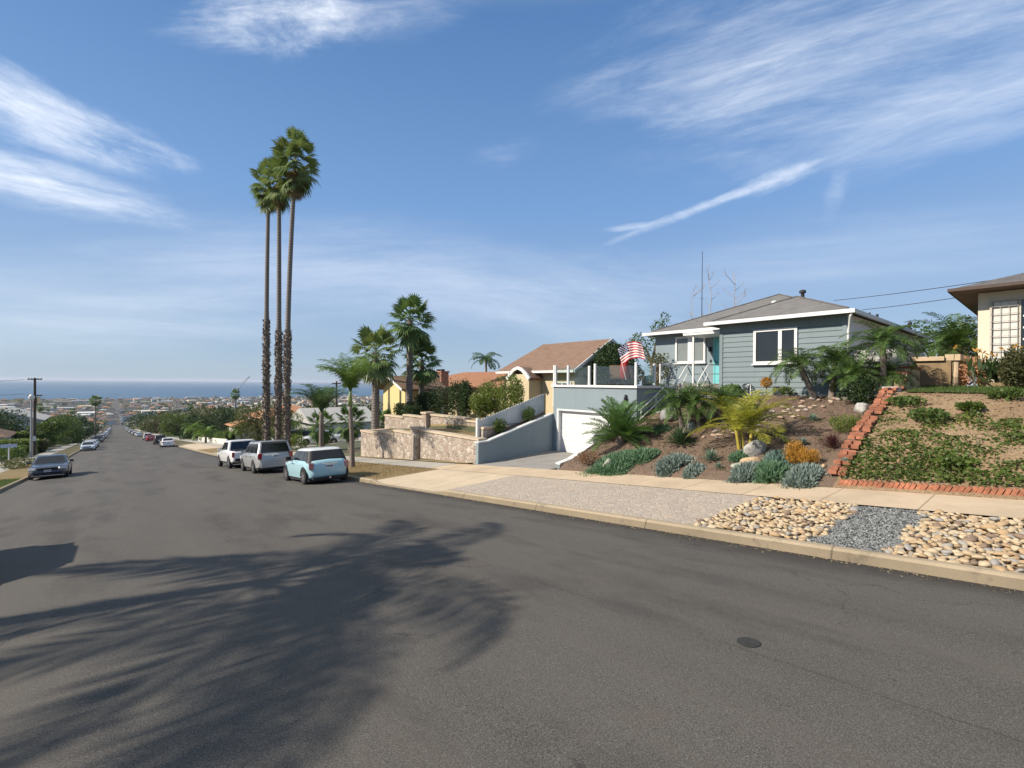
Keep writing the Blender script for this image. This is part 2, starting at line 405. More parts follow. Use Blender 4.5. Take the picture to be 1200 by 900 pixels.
def earth(name, c1, c2, c3, scale=1.5, chips=45, chipc=None, bstr=.8):
    m, nt, b = newmat(name); v = coord(nt)
    n1 = noise(nt, v, scale, 6, .65); n2 = noise(nt, v, chips, 4, .75); n3 = noise(nt, v, scale*.35, 3, .5)
    col = mixc(nt, ramp(nt, n1, [(.35, 0), (.65, 1)]), c1, c2)
    col = mixc(nt, mth(nt, 'MULTIPLY', ramp(nt, n3, [(.45, 0), (.65, 1)]), .6), col, c3)
    col = mixc(nt, ramp(nt, n2, [(.36, .65), (.52, 0)]), col, tuple(x*.35 for x in c1))
    if chipc: col = mixc(nt, ramp(nt, n2, [(.6, 0), (.72, .6)]), col, chipc)
    setin(nt, b.inputs['Base Color'], col); setin(nt, b.inputs['Roughness'], .95); setin(nt, b.inputs['Specular IOR Level'], .1)
    bump(nt, b, n2, bstr, .03); return m
def cobbled(name, cols, scale, mortar, edge=.06, bs=.6, stretch=(1, 1, 1), kind='Object'):
    m, nt, b = newmat(name); v = scalev(nt, coord(nt, kind), stretch)
    v = vmth(nt, 'ADD', v, vmth(nt, 'MULTIPLY', noise(nt, v, scale*.7, 2, .5, 1), (.35/scale,)*3))
    vc = nd(nt, 'ShaderNodeTexVoronoi', {'Vector': v, 'Scale': scale}).outputs[1]
    ve = nd(nt, 'ShaderNodeTexVoronoi', {'Vector': v, 'Scale': scale}, feature='DISTANCE_TO_EDGE').outputs[0]
    sep = nd(nt, 'ShaderNodeSeparateXYZ', {0: vc}).outputs[0]
    n = len(cols); col = ramp(nt, sep, [((i+.5)/n, cc) for i, cc in enumerate(cols)])
    col = mixc(nt, mth(nt, 'MULTIPLY', noise(nt, v, scale*5, 4, .7), .55), col, (.10, .09, .08))
    k = ramp(nt, ve, [(edge*.35, 1), (edge, 0)])
    col = mixc(nt, k, col, mortar)
    setin(nt, b.inputs['Base Color'], col); setin(nt, b.inputs['Roughness'], .85); setin(nt, b.inputs['Specular IOR Level'], .25)
    hgt = mth(nt, 'ADD', ramp(nt, ve, [(0, 0), (edge*2.2, 1)]), mth(nt, 'MULTIPLY', noise(nt, v, scale*4, 3, .7), .25))
    bump(nt, b, hgt, bs, .03); return m
M = {}
M['asphalt'] = asphalt()
M['walk_tan'] = concrete('tan_concrete', (.56, .44, .305), 1.5, .1, .22)
M['walk_grey'] = concrete('grey_concrete', (.40, .375, .33), 1.5, 0, .2)
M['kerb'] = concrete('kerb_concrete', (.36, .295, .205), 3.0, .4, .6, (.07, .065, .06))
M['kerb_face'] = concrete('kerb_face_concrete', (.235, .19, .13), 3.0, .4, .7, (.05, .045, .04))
M['drive'] = concrete('driveway_concrete', (.30, .285, .265), 2.4, .3, .4)
M['apron'] = concrete('apron_concrete', (.56, .455, .325), 2.5, .2, .2)
M['mulch'] = earth('garden_mulch', (.155, .108, .078), (.225, .162, .12), (.185, .14, .11), 1.2, 38, (.36, .28, .22))
M['dirt'] = earth('slope_dirt', (.265, .185, .108), (.36, .26, .16), (.19, .135, .09), .8, 22, (.46, .35, .24), .7)
M['drygrass'] = earth('dry_grass', (.26, .19, .10), (.34, .25, .135), (.20, .17, .07), .9, 60, (.42, .33, .2))
M['lawn'] = earth('lawn_grass', (.055, .085, .022), (.085, .115, .032), (.12, .12, .05), 1.6, 70, (.13, .16, .06))
M['yard'] = earth('yard_ground', (.15, .12, .08), (.10, .11, .05), (.22, .18, .12), .25, 20)
M['paver'] = cobbled('parkway_pavers', [(.53, .44, .345), (.60, .51, .41), (.45, .385, .315), (.61, .49, .375), (.50, .43, .36)], 7.5, (.40, .34, .28), .05, .45)
M['gravelbed'] = earth('gravel_bed', (.17, .185, .19), (.25, .265, .27), (.20, .21, .21), 6, 60, (.36, .37, .37))
M['rockbed'] = earth('rock_bed_soil', (.30, .22, .14), (.38, .29, .19), (.26, .19, .13), 3, 40)

def town_ground():
    m, nt, b = newmat('hillside_ground'); v = coord(nt)
    n = noise(nt, v, .03, 6, .7); n2 = noise(nt, v, .4, 3, .6)
    c = ramp(nt, n, [(.30, (.035, .05, .02)), (.46, (.06, .075, .03)), (.56, (.17, .14, .10)), (.68, (.25, .22, .18))])
    c = mixc(nt, mth(nt, 'MULTIPLY', n2, .5), c, (.06, .06, .035))
    setin(nt, b.inputs['Base Color'], c); setin(nt, b.inputs['Roughness'], .95); return m
M['town'] = town_ground()
def sea_mat():
    m, nt, b = newmat('sea_water'); v = coord(nt)
    n = noise(nt, scalev(nt, v, (.0011, .0005, 1)), 1.0, 4, .6)
    c = mixc(nt, ramp(nt, n, [(.35, 0), (.65, 1)]), (.018, .075, .15), (.03, .105, .19))
    setin(nt, b.inputs['Base Color'], c); setin(nt, b.inputs['Roughness'], .42); setin(nt, b.inputs['IOR'], 1.33)
    bump(nt, b, noise(nt, v, .05, 5, .65), .6, 2.0); return m

# ------------------------------------------------------------------ ground sheets
YS = frange(-60, -12, 4)[:-1]+sorted(frange(-12, 40, .5)[:-1]+[3.35, 12.1, 12.14, 16.93, 16.99, 30.3, 30.4])+frange(40, 120, 2)[:-1]+frange(120, 400, 10)[:-1]+frange(400, 2300, 50)
def terrZ(X, Y):
    z = H(X, Y)
    if -8.2 < X < 40 and Y < 30.35: z -= .35
    elif XV1-.1 < X < 12.3: z -= .16
    if Y > 2250: z = min(z, Zs(Y))
    return z
TX = [-4000, -1500, -600, -250, -120, -60, -30, -16, -11, -8.02, -7, -5, -4, 0, 4, 7, 8, 10, 12.18, 12.3, 13.2, 14, 14.6, 15.2, 17, 19, 22, 26, 30, 36, 41, 50, 70, 110, 200, 400, 900, 2000, 4000]
TY = [-400, -200, -100]+YS+[2400, 2600, 4000]
struct(patch('ground', TX, TY, terrZ, M['town']))
xs_road = frange(XL, XK, 1.3)
patch('road', xs_road, YS, roadZ, M['asphalt'])
# gutter + kerb on each side: profiles run along the street, with a dropped stretch at the driveway
def dropk(Y):
    return 1-sst(12.1, 12.9, Y)*(1-sst(16.7, 17.5, Y))*.86
def kerb(name, prof, ys, drop=False):
    vs = []; n = len(prof)
    for Y in ys:
        k = dropk(Y) if drop else 1
        for x, dz in prof: vs.append((x, Y, Zs(Y)+(dz if dz < .02 else .012+(dz-.012)*k)))
    fs = [(j*n+i, j*n+i+1, (j+1)*n+i+1, (j+1)*n+i) for j in range(len(ys)-1) for i in range(n-1)]
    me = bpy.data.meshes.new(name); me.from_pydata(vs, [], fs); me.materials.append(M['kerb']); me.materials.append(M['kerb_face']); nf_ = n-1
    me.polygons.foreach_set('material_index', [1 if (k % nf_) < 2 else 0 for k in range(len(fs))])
    o = bpy.data.objects.new(name, me); COL.objects.link(o); return struct(o)
YK = [y for y in YS if y <= 700]
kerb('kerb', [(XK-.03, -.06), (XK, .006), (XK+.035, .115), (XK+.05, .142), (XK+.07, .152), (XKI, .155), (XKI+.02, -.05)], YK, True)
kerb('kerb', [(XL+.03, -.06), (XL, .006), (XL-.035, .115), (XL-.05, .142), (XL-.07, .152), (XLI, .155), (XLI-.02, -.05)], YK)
def parkway(X, Y):
    z = parkZ(X, Y)-.012
    d = 1-dropk(Y)
    return z-d*.14*(1-sst(XKI, XW0, X))
PXS = frange(XKI+.005, XW0, .25)
def ysub(a, b): return sorted(set([a]+[y for y in YS if a < y < b]+[b]))
patch('parkway_rock_bed', PXS, ysub(-14, 4.25), lambda X, Y: parkZ(X, Y)-.05, M['rockbed'])
patch('parkway_pavers', PXS, ysub(4.25, 12.3), lambda X, Y: parkway(X, Y)+.004, M['paver'])
patch('driveway_apron', PXS, ysub(12.3, 17.3), lambda X, Y: parkway(X, Y)+.006, M['apron'])
patch('parkway_verge', PXS, ysub(17.3, 32), parkway, M['drygrass'])
patch('parkway_verge', PXS, ysub(32, 34.6), parkway, M['walk_grey'])
patch('parkway_verge', PXS, ysub(34.6, 50), parkway, M['drygrass'])
patch('neighbour_driveway', PXS+[11.4, 12.2, 14, 17, 20, 24], ysub(50, 58), lambda X, Y: (parkway(X, Y) if X < XW0 else lotZ(max(X, 12.21), Y) if X > XW1 else walkZ(X, Y))+.02, M['walk_grey'])
patch('parkway_verge', PXS, ysub(58, 70), parkway, M['drygrass'])
patch('parkway_verge', PXS, ysub(70, 94), lambda X, Y: parkway(X, Y)+.008, M['apron'])
patch('parkway_verge', PXS, ysub(94, 420), parkway, M['yard'])
WX = frange(XW0, XW1, .4)
patch('sidewalk', WX, ysub(-60, 18.2), walkZ, M['walk_tan'])
patch('sidewalk', WX, ysub(18.2, 50), walkZ, M['walk_grey'])
patch('sidewalk', WX, ysub(58, 420), walkZ, M['walk_grey'])
patch('parkway_verge', frange(XV0, XLI-.01, .4), ysub(-60, 42), lambda X, Y: H(X, Y)-.01, M['lawn'])
patch('parkway_verge', frange(XV0, XLI-.01, .4), ysub(42, 52), lambda X, Y: H(X, Y)-.01, M['drygrass'])
patch('neighbour_driveway', frange(-14, XLI-.01, .8), ysub(66, 72), lambda X, Y: H(X, Y)+.02, M['walk_grey'])
patch('parkway_verge', frange(XV0, XLI-.01, .4), ysub(52, 66), lambda X, Y: H(X, Y)-.01, M['drygrass'])
patch('parkway_verge', frange(XV0, XLI-.01, .4), ysub(72, 420), lambda X, Y: H(X, Y)-.01, M['yard'])
patch('sidewalk', frange(XV1, XV0, .5), ysub(-60, 66), lambda X, Y: H(X, Y), M['walk_grey'])
patch('sidewalk', frange(XV1, XV0, .5), ysub(72, 420), lambda X, Y: H(X, Y), M['walk_grey'])
patch('yard_ground', frange(-40, XV1, 2), ysub(-14, 66), lambda X, Y: H(X, Y)+.01, M['drygrass'])
GX = [XW1, 12.23]+frange(12.3, 21, .3)+[24, 30, 40]
patch('ivy_slope', GX, frange(-14, 3.35, .28), lambda X, Y: upperZ(X, Y), M['dirt'])
patch('garden_ground', frange(XW1, 22, .28), frange(3.35, 12.1, .25), lambda X, Y: lotZ(X, Y), M['mulch'])
patch('lawn', frange(17.3, 20.6, .3), frange(-8, 3.0, .4), lambda X, Y: upperZ(X, Y)+.035, M['lawn'])
patch('driveway', frange(XW1, 17.05, .4), frange(12.28, 16.93, .5), lambda X, Y: lerp(walkZ(XW1, Y), -1.22, sst(XW1, 16.8, X)), M['drive'])
patch('yard_ground', [12.2, 12.68, 12.72, 13.2, 14.2, 14.58, 14.62, 15.5, 17, 20, 24, 30, 40], frange(17.6, 30.3, .6), lambda X, Y: lotZ(X, Y)+(0 if X > 12.3 else .0), M['drygrass'])
patch('back_yard_ground', [22, 26, 30, 40], frange(3, 17, 1.4), lambda X, Y: 1.75 if X < 23 else 2.0, M['yard'])
sb = MB(); S = 30000
sb.quad((-S, 2000, -70), (S, 2000, -70), (S, 2*S, -70), (-S, 2*S, -70)); struct(sb.build('sea', sea_mat()))
# ------------------------------------------------------------------ plants
BARK = simple('palm_bark', (.20, .165, .135), .9, .35, 6, bmp=.6, bscale=30)
def fan_bark():
    m, nt, b = newmat('ringed_palm_bark'); v = coord(nt)
    s = nd(nt, 'ShaderNodeSeparateXYZ', {0: v})
    n = noise(nt, v, 5, 4, .6)
    r = nd(nt, 'ShaderNodeTexWave', {'Vector': v, 'Scale': 1.5, 'Distortion': 1.4, 'Detail': 3}, bands_direction='Z').outputs[1]
    c = mixc(nt, n, (.16, .135, .115), (.27, .235, .205)); c = mixc(nt, mth(nt, 'MULTIPLY', r, .45), c, (.10, .08, .07))
    setin(nt, b.inputs['Base Color'], c); setin(nt, b.inputs['Roughness'], .9); bump(nt, b, r, .5, .03); return m
RINGBARK = fan_bark()
BOOT = simple('dead_leaf_boots', (.21, .165, .125), .95, .4, 9)
WOOD = simple('tree_bark', (.15, .11, .08), .9, .3, 8, bmp=.5)
PALEWOOD = simple('pale_dead_wood', (.40, .34, .29), .9, .2, 5)
LF_FAN = leafmat('fan_palm_leaf', (0.050, 0.100, 0.033), (0.150, 0.230, 0.076), (0.320, 0.300, 0.120), .22, .45, .7)
LF_FAND = leafmat('fan_palm_leaf_grey', (0.070, 0.121, 0.044), (0.212, 0.272, 0.105), (0.484, 0.403, 0.202), .22, .45, .7)
LF_DEAD = leafmat('dead_palm_leaf', (.20, .14, .08), (.32, .24, .14), None, .2, .8)
LF_QUEEN = leafmat('queen_palm_leaf', (0.068, 0.128, 0.030), (0.169, 0.257, 0.061), (0.270, 0.297, 0.095), .32, .45)
LF_BLUEQ = leafmat('bluish_palm_leaf', (0.042, 0.091, 0.039), (0.105, 0.175, 0.077), (0.196, 0.238, 0.112), .28, .45)
LF_PYG = leafmat('date_palm_leaf', (0.040, 0.080, 0.022), (0.112, 0.184, 0.048), (0.208, 0.240, 0.072), .25, .45)
LF_GOLD = leafmat('golden_palm_leaf', (.11, .16, .025), (.40, .37, .05), (.58, .46, .12), .35, .5, 1.6)
LF_SAGE = leafmat('fresh_palm_leaf', (0.048, 0.112, 0.035), (0.136, 0.240, 0.072), (0.320, 0.368, 0.128), .25, .45)
LF_DARK = leafmat('dark_leaf', (0.019, 0.038, 0.015), (0.054, 0.088, 0.030), None, .2)
LF_MID = leafmat('mid_leaf', (0.041, 0.074, 0.019), (0.115, 0.169, 0.043), (0.176, 0.203, 0.068), .3)
LF_LIGHT = leafmat('light_leaf', (.07, .105, .022), (.18, .225, .055), (.24, .24, .08), .32)
LF_OLIVE = leafmat('olive_leaf', (0.062, 0.075, 0.027), (0.150, 0.150, 0.062), (0.200, 0.163, 0.075), .25)
LF_BLUE = leafmat('bluegreen_leaf', (.095, .16, .14), (.18, .27, .235), None, .15)
LF_BLUE2 = leafmat('greygreen_leaf', (.125, .17, .15), (.24, .295, .265), None, .15)
LF_GREEN2 = leafmat('seagreen_leaf', (.075, .145, .08), (.155, .26, .15), None, .2)
LF_ORANGE = leafmat('orange_leaf', (.32, .16, .03), (.52, .28, .05), (.36, .33, .08), .2)
LF_RED = leafmat('maroon_leaf', (.05, .018, .02), (.11, .04, .04), None, .2)
LF_IVY = leafmat('ivy_leaf', (.035, .065, .017), (.12, .17, .035), (.30, .29, .07), .28)
LF_BROWN = leafmat('rusty_leaf', (.16, .09, .05), (.26, .15, .08), (.14, .16, .06), .2)
LF_AGAVE = leafmat('agave_leaf', (0.078, 0.130, 0.091), (0.169, 0.247, 0.182), None, .1, .45)
LF_YUCCA = leafmat('yucca_leaf', (0.028, 0.063, 0.028), (0.084, 0.140, 0.063), None, .12, .4)

def unit(a): return a/np.maximum(1e-9, np.linalg.norm(a, axis=-1, keepdims=True))
def leaf_quads(P, D, L, W, rng, fold=.0):
    """diamond leaves: base P, direction D, length L, width W"""
    up = unit(rng.normal(size=P.shape)); S = unit(np.cross(D, up)); L = np.broadcast_to(np.asarray(L, float), (len(P),))[:, None]; W = np.broadcast_to(np.asarray(W, float), (len(P),))[:, None]
    mid = P+D*L*.5
    return np.stack([P, mid+S*W*.5, P+D*L, mid-S*W*.5], 1)
def blob_leaves(rng, blobs, n, L, W, up=.25, shell=.55):
    vol = np.array([max(1e-6, b[1][0]*b[1][1]*b[1][2])**.67 for b in blobs]); cnt = np.maximum(1, (n*vol/vol.sum()).astype(int)); out = []
    for (c, r), k in zip(blobs, cnt):
        d = unit(rng.normal(size=(k, 3))); rad = (shell+(1-shell)*rng.random((k, 1)))**.6*(1+.12*rng.normal(size=(k, 1)))
        p = np.array(c)+d*np.array(r)*rad
        D = unit(d*.55+rng.normal(size=(k, 3))*.65+np.array([0, 0, up]))
        s = rng.uniform(.65, 1.3, k)
        out.append(leaf_quads(p, D, L*s, W*s, rng))
    return np.concatenate(out)
def feather(rng, base, az, el, L, droop, nl, ll, lw, vang=.45, twist=0, leaf_droop=.35, start=.14):
    """one pinnate frond; returns rachis points and leaflet quads"""
    n = 14; pts = [np.array(base, float)]; e = el; ds = L/n
    for i in range(n):
        e = el-droop*((i+1)/n)**1.35
        d = np.array([math.cos(az)*math.cos(e), math.sin(az)*math.cos(e), math.sin(e)]); pts.append(pts[-1]+d*ds)
    pts = np.array(pts); t = np.linspace(start, .985, nl)
    idx = t*n; i0 = np.minimum(n-1, idx.astype(int)); fr = (idx-i0)[:, None]
    P = pts[i0]*(1-fr)+pts[i0+1]*fr; T = unit(pts[i0+1]-pts[i0])
    side = np.array([-math.sin(az), math.cos(az), 0]); side = np.broadcast_to(side, P.shape); U = unit(np.cross(T, side)); U = np.where(U[:, 2:3] < 0, -U, U)
    Q = []
    lens = ll*(np.sin(np.clip(t*1.02, 0, 1)*math.pi*.9+.22)**.7)
    for sg in (-1, 1):
        D = unit(side*sg*.85+T*(.35+.45*t[:, None])+U*vang+rng.normal(size=P.shape)*.10-np.array([0, 0, leaf_droop])*rng.uniform(.4, 1.2, (nl, 1)))
        S = unit(np.cross(D, U)); l = (lens*rng.uniform(.85, 1.12, nl))[:, None]
        m = P+D*l*.45; tip = P+D*l-np.array([0, 0, 1.0])*l*leaf_droop*.35
        Q.append(np.stack([P-S*lw*.25, m-S*lw*.5, tip, m+S*lw*.5], 1))
    return pts, np.concatenate(Q)
def strip(pts, w0, w1, rng=None):
    """a thin rib as crossed quads along pts"""
    out = []
    n = len(pts)-1
    for i in range(n):
        a, b = pts[i], pts[i+1]; t = unit(b-a); s = unit(np.cross(t, np.array([.1, .2, 1.]))); u = np.cross(s, t)
        wa = w0+(w1-w0)*i/n; wb = w0+(w1-w0)*(i+1)/n
        for k in (s, u): out.append([a-k*wa, b-k*wb, b+k*wb, a+k*wa])
    return np.array(out)
def fanleaf(rng, base, az, el, pet, Rr, nb=20, spread=2.1, droopy=.25):
    d = np.array([math.cos(az)*math.cos(el), math.sin(az)*math.cos(el), math.sin(el)])
    h = np.array(base)+d*pet-np.array([0, 0, .12*pet]); side = unit(np.cross(d, np.array([0, 0, 1.]))); nrm = np.cross(side, d)
    roll = rng.uniform(-.5, .5); side, nrm = side*math.cos(roll)+nrm*math.sin(roll), nrm*math.cos(roll)-side*math.sin(roll)
    out = [strip(np.array([np.array(base), (np.array(base)+h)/2+np.array([0, 0, .03]), h]), .022, .014)]
    Q = []
    for k in range(nb):
        a = (k/(nb-1)-.5)*2*spread*.5*1.9; l = Rr*(1-.22*abs(a/2.0)**1.5)*rng.uniform(.92, 1.06)
        D = unit(d*math.cos(a)+side*math.sin(a)+nrm*(-.18*abs(math.sin(a))+.05)); S = unit(np.cross(D, nrm+side*.3*(1 if k % 2 else -1)))
        w = Rr*.066; m = h+D*l*.55; tip = h+D*l-np.array([0, 0, 1])*l*droopy*rng.uniform(.5, 1.4)
        Q.append([h, m-S*w, tip, m+S*w])
    out.append(np.array(Q)); return np.concatenate(out)
def bentpath(x, y, z0, h, lean, n=10, bow=0):
    return [(x+lean[0]*(i/n)+bow*math.sin(i/n*math.pi), y+lean[1]*(i/n)+bow*.4*math.sin(i/n*math.pi), z0+h*i/n) for i in range(n+1)]

def fan_palm(name, label, x, y, z, h, r0, r1, Rc, nleaf, mat, group=None, seed=0, lean=(0, 0), shag=0, skirt=10, pet=.75, bow=0, low=-1.0, tall=.55):
    rng = np.random.default_rng(seed); t = thing(name, label, 'palm tree', (x, y, z), 0, group)
    tr = MB(); path = bentpath(0, 0, -.3, h+.3, lean, 26, bow)
    rr = [lerp(r0, r1, min(1, (i/26)*1.15))*(1+.25*math.exp(-i*.8)) for i in range(27)]
    if shag: rr = [r0 if i/26*(h+.3) < shag+.2 else lerp(.185, r1, (i/26)**1.5) for i in range(27)]
    tr.tube(path, rr, 10); tr.build('trunk', RINGBARK, t, smooth=True)
    top = np.array(path[-1]); Q = []
    for k in range(nleaf):
        u = (k+.5)/nleaf; el = lerp(1.35, low, u**.85)+rng.uniform(-.12, .12)*(1 if tall < 1 else 3.2); az = k*2.39996+rng.uniform(-.25, .25)
        b = top+np.array([0, 0, .25+.3*(tall-.55)-tall*u+(rng.uniform(-.3, .3) if tall > 1 else 0)]); pp = pet*rng.uniform(.75, 1.15)*Rc
        Q.append(fanleaf(rng, b, az, el, pp, Rc*.62*rng.uniform(.85, 1.1), droopy=.12+.35*u))
    quads('crown', np.concatenate(Q), mat, t)
    if skirt:
        Q = []
        for k in range(skirt):
            az = k*2.39996+rng.uniform(-.4, .4); el = rng.uniform(-1.45, -1.05)
            Q.append(fanleaf(rng, top+np.array([0, 0, -.25-(tall*.9)*rng.random()]), az, el, pet*Rc*.6, Rc*.5, droopy=.3))
        quads('dead_skirt', np.concatenate(Q), LF_DEAD, t)
    if shag:
        n = int(shag*r0*900); a = rng.uniform(0, 2*math.pi, n); zz = rng.uniform(.0, shag, n)
        f = np.clip(zz/(h+.3)*26, 0, 25.9); i0 = f.astype(int); pa = np.array(path); c = pa[i0]*(1-(f-i0))[:, None]+pa[i0+1]*(f-i0)[:, None]
        rd = r0*rng.uniform(.85, 1.12, n)
        o = np.stack([np.cos(a), np.sin(a), np.zeros(n)], 1); P = c+o*rd[:, None]*.8
        D = unit(o*rng.uniform(.25, .8, (n, 1))+np.array([0, 0, 1.])*rng.choice([-.6, .9], (n, 1), p=[.35, .65])+rng.normal(size=(n, 3))*.2)
        quads('leaf_boots', leaf_quads(P, D, rng.uniform(.14, .32, n), .09, rng), BOOT, t)
    return t
def feather_palm(name, label, x, y, z, h, r0, r1, L, nf, mat, group=None, seed=0, lean=(0, 0), droop=1.7, el0=1.3, el1=-.1, nl=44, ll=.5, lw=.035, cat='palm tree', bark=None, bow=0, ld=.35, vang=.45, multi=None, shaft=None, extra=()):
    rng = np.random.default_rng(seed); t = thing(name, label, cat, (x, y, z), 0, group)
    stems = multi or [(0, 0, h, lean)]
    Q = []
    for (sx, sy, sh, sl) in stems:
        path = bentpath(sx, sy, -.25, sh+.25, sl, 12, bow)
        tr = MB(); tr.tube(path, [lerp(r0, r1, i/12)*(1+.3*math.exp(-i*.9)) for i in range(13)], 10); tr.build('trunk', bark or BARK, t, smooth=True)
        top = np.array(path[-1])
        if shaft:
            cs = MB(); cs.tube([top-np.array([0, 0, .05]), top+np.array([0, 0, .5*L*.3]), top+np.array([0, 0, L*.28])], [r1*1.25, r1*1.05, r1*.5], 9); cs.build('crownshaft', shaft, t, smooth=True)
            top = top+np.array([0, 0, L*.22])
        n = nf if len(stems) == 1 else max(7, int(nf/len(stems)))
        for k in range(n):
            u = (k+.5)/n; el = lerp(el0, el1, u**.9)+rng.uniform(-.12, .12); az = k*2.39996+rng.uniform(-.3, .3)
            p, q = feather(rng, top, az, el, L*rng.uniform(.85, 1.1), droop*rng.uniform(.75, 1.2)*(1-.15*u), nl, ll, lw, vang, leaf_droop=ld)
            Q += [strip(p, .02*L/2+.004, .004), q]
        for az, el, lm in extra:
            p, q = feather(rng, top, az, el, L*lm, droop, int(nl*1.2), ll, lw, vang, leaf_droop=ld); Q += [strip(p, .02*L/2+.004, .004), q]
    quads('crown', np.concatenate(Q), mat, t)
    return t
def tree(name, label, x, y, z, h, crown_r, mat, n=4000, leaf=.2, group=None, seed=0, blobs=None, cat='tree', trunk=True, cz=.62, wood=None, rx=1, ry=1, nb=9):
    rng = np.random.default_rng(seed); rg = random.Random(seed); t = thing(name, label, cat, (x, y, z), 0, group)
    if blobs is None:
        blobs = []
        for k in range(nb):
            a = rg.uniform(0, 6.28); rr = crown_r*rg.uniform(.2, .68); zz = h*cz+h*(1-cz)*rg.uniform(-.75, .62)
            s = crown_r*rg.uniform(.32, .55)
            blobs.append(((rr*math.cos(a)*rx, rr*math.sin(a)*ry, zz), (s, s, s*.8)))
    if trunk:
        tr = MB(); r0 = max(.08, h*.028)
        tr.tube([(0, 0, -.3), (.03*h*.3, 0, h*.2), (-.02*h, .01*h, h*.42)], [r0*1.3, r0, r0*.8], 8)
        for (c, r) in blobs:
            c = Vector(c); tr.tube([(-.02*h*.8, .01*h, h*.36), (c.x*.45, c.y*.45, lerp(h*.4, c.z, .6)), tuple(c)], [r0*.6, r0*.35, r0*.1], 6)
        tr.build('trunk', wood or WOOD, t, smooth=True)
    quads('crown', blob_leaves(rng, blobs, n, leaf, leaf*.55), mat, t)
    return t
def shrub(name, label, x, y, rx, ry, hgt, mat, n=900, leaf=.08, group=None, seed=0, cat='shrub', z=None, nb=7, square=False, width=.5, up=.5):
    rng = np.random.default_rng(seed); rg = random.Random(seed); z = H(x, y) if z is None else z
    bl = [((0, 0, hgt*.45), (rx*.8, ry*.8, hgt*.5))]
    for k in range(nb):
        a = rg.uniform(0, 6.28); q = rg.uniform(.35, .75)
        bl.append(((rx*q*math.cos(a), ry*q*math.sin(a), hgt*rg.uniform(.3, .68)), (rx*.4, ry*.4, hgt*.3)))
    Q = blob_leaves(rng, bl, n, leaf, leaf*width, up)
    Q = Q[(Q[:, :, 2].min(1) > -.05)]
    o = quads(name, Q+np.array([x, y, z]), mat, None, (x, y, z)); return tag(o, label, cat, group)
def spikes(name, label, x, y, r, n, mat, el0=1.4, el1=.15, w=.03, group=None, seed=0, cat='plant', z=None, bend=.25):
    """a rosette of stiff blades"""
    rng = np.random.default_rng(seed); z = H(x, y) if z is None else z; out = []
    for k in range(n):
        u = (k+.5)/n; el = lerp(el0, el1, u)+rng.uniform(-.1, .1); az = k*2.39996+rng.uniform(-.2, .2); l = r*rng.uniform(.8, 1.1)
        d = np.array([math.cos(az)*math.cos(el), math.sin(az)*math.cos(el), math.sin(el)]); s = np.array([-math.sin(az), math.cos(az), 0.]); up = np.cross(d, s)*-1
        b = np.array([x, y, z+.02])+d*.03; m = b+d*l*.5; tip = b+d*l-np.array([0, 0, 1.])*bend*l*math.cos(el)*.5
        for sg in (-1, 1): out.append([b, m+s*sg*w+np.array([0, 0, w*.5]), tip, m])
    o = quads(name, np.array(out), mat, None, (x, y, z)); return tag(o, label, cat, group)
def sticks(name, label, x, y, rx, ry, hgt, mat, n=500, group=None, seed=0, cat='groundcover plant', w=.018):
    """low mat of upright fleshy fingers"""
    rng = np.random.default_rng(seed); a = rng.uniform(0, 6.283, n); q = np.sqrt(rng.random(n)); q = np.where(rng.random(n) < .13, q*rng.uniform(1, 1.55, n), q*(1+.16*np.sin(a*3+seed))); px = x+rx*q*np.cos(a); py = y+ry*q*np.sin(a)
    z = np.array([H(i, j) for i, j in zip(px, py)]); top = hgt*np.sqrt(np.maximum(.10, 1-np.minimum(1.2, q)**2.4))*rng.uniform(.55, 1.1, n)
    P = np.stack([px, py, z+top*.25], 1); D = unit(np.stack([np.cos(a)*q*.8, np.sin(a)*q*.8, np.ones(n)], 1)+rng.normal(size=(n, 3))*.38)
    Q = np.concatenate([leaf_quads(P, D, top*.85, w*2, rng), leaf_quads(P-np.array([0, 0, .03]), unit(D+rng.normal(size=(n, 3))*.5), top*.7, w*2, rng)])
    o = quads(name, Q, mat, None, (x, y, H(x, y))); return tag(o, label, cat, group)
# ------------------------------------------------------------------ cars
def paint(name, c, flake=0): return simple('paint_'+name, c, .28, .03, 2, metal=flake, spec=.5, coat=.8)
def glassmat():
    m, nt, b = newmat('car_glass'); setin(nt, b.inputs['Base Color'], (.012, .014, .016)); setin(nt, b.inputs['Roughness'], .06); setin(nt, b.inputs['Specular IOR Level'], .7); return m
CARGLASS = glassmat()
TYRE = simple('tyre_rubber', (.018, .018, .018), .85, .2, 10)
RIM = simple('alloy_rim', (.55, .55, .56), .35, .1, 5, metal=.8)
TRIM = simple('black_trim', (.02, .02, .021), .6, .1, 5)
REDL = simple('red_lens', (.30, .012, .012), .15, .05, 5, spec=.6, coat=.5)
CLEARL = simple('clear_lens', (.62, .63, .64), .12, .1, 9, spec=.7, coat=.6)
CHROME = simple('chrome', (.7, .7, .72), .15, .03, 4, metal=1)
PLATE = simple('plate_white', (.72, .72, .70), .5, .05, 5)
PLATEINK = simple('plate_ink', (.03, .04, .12), .6, 0)
def interp(tab, y):
    for (a, va), (b, vb) in zip(tab[:-1], tab[1:]):
        if y <= b: 
            t = max(0, (y-a)/(b-a)); t = t*t*(3-2*t)*.35+t*.65
            return va+(vb-va)*t
    return tab[-1][1]
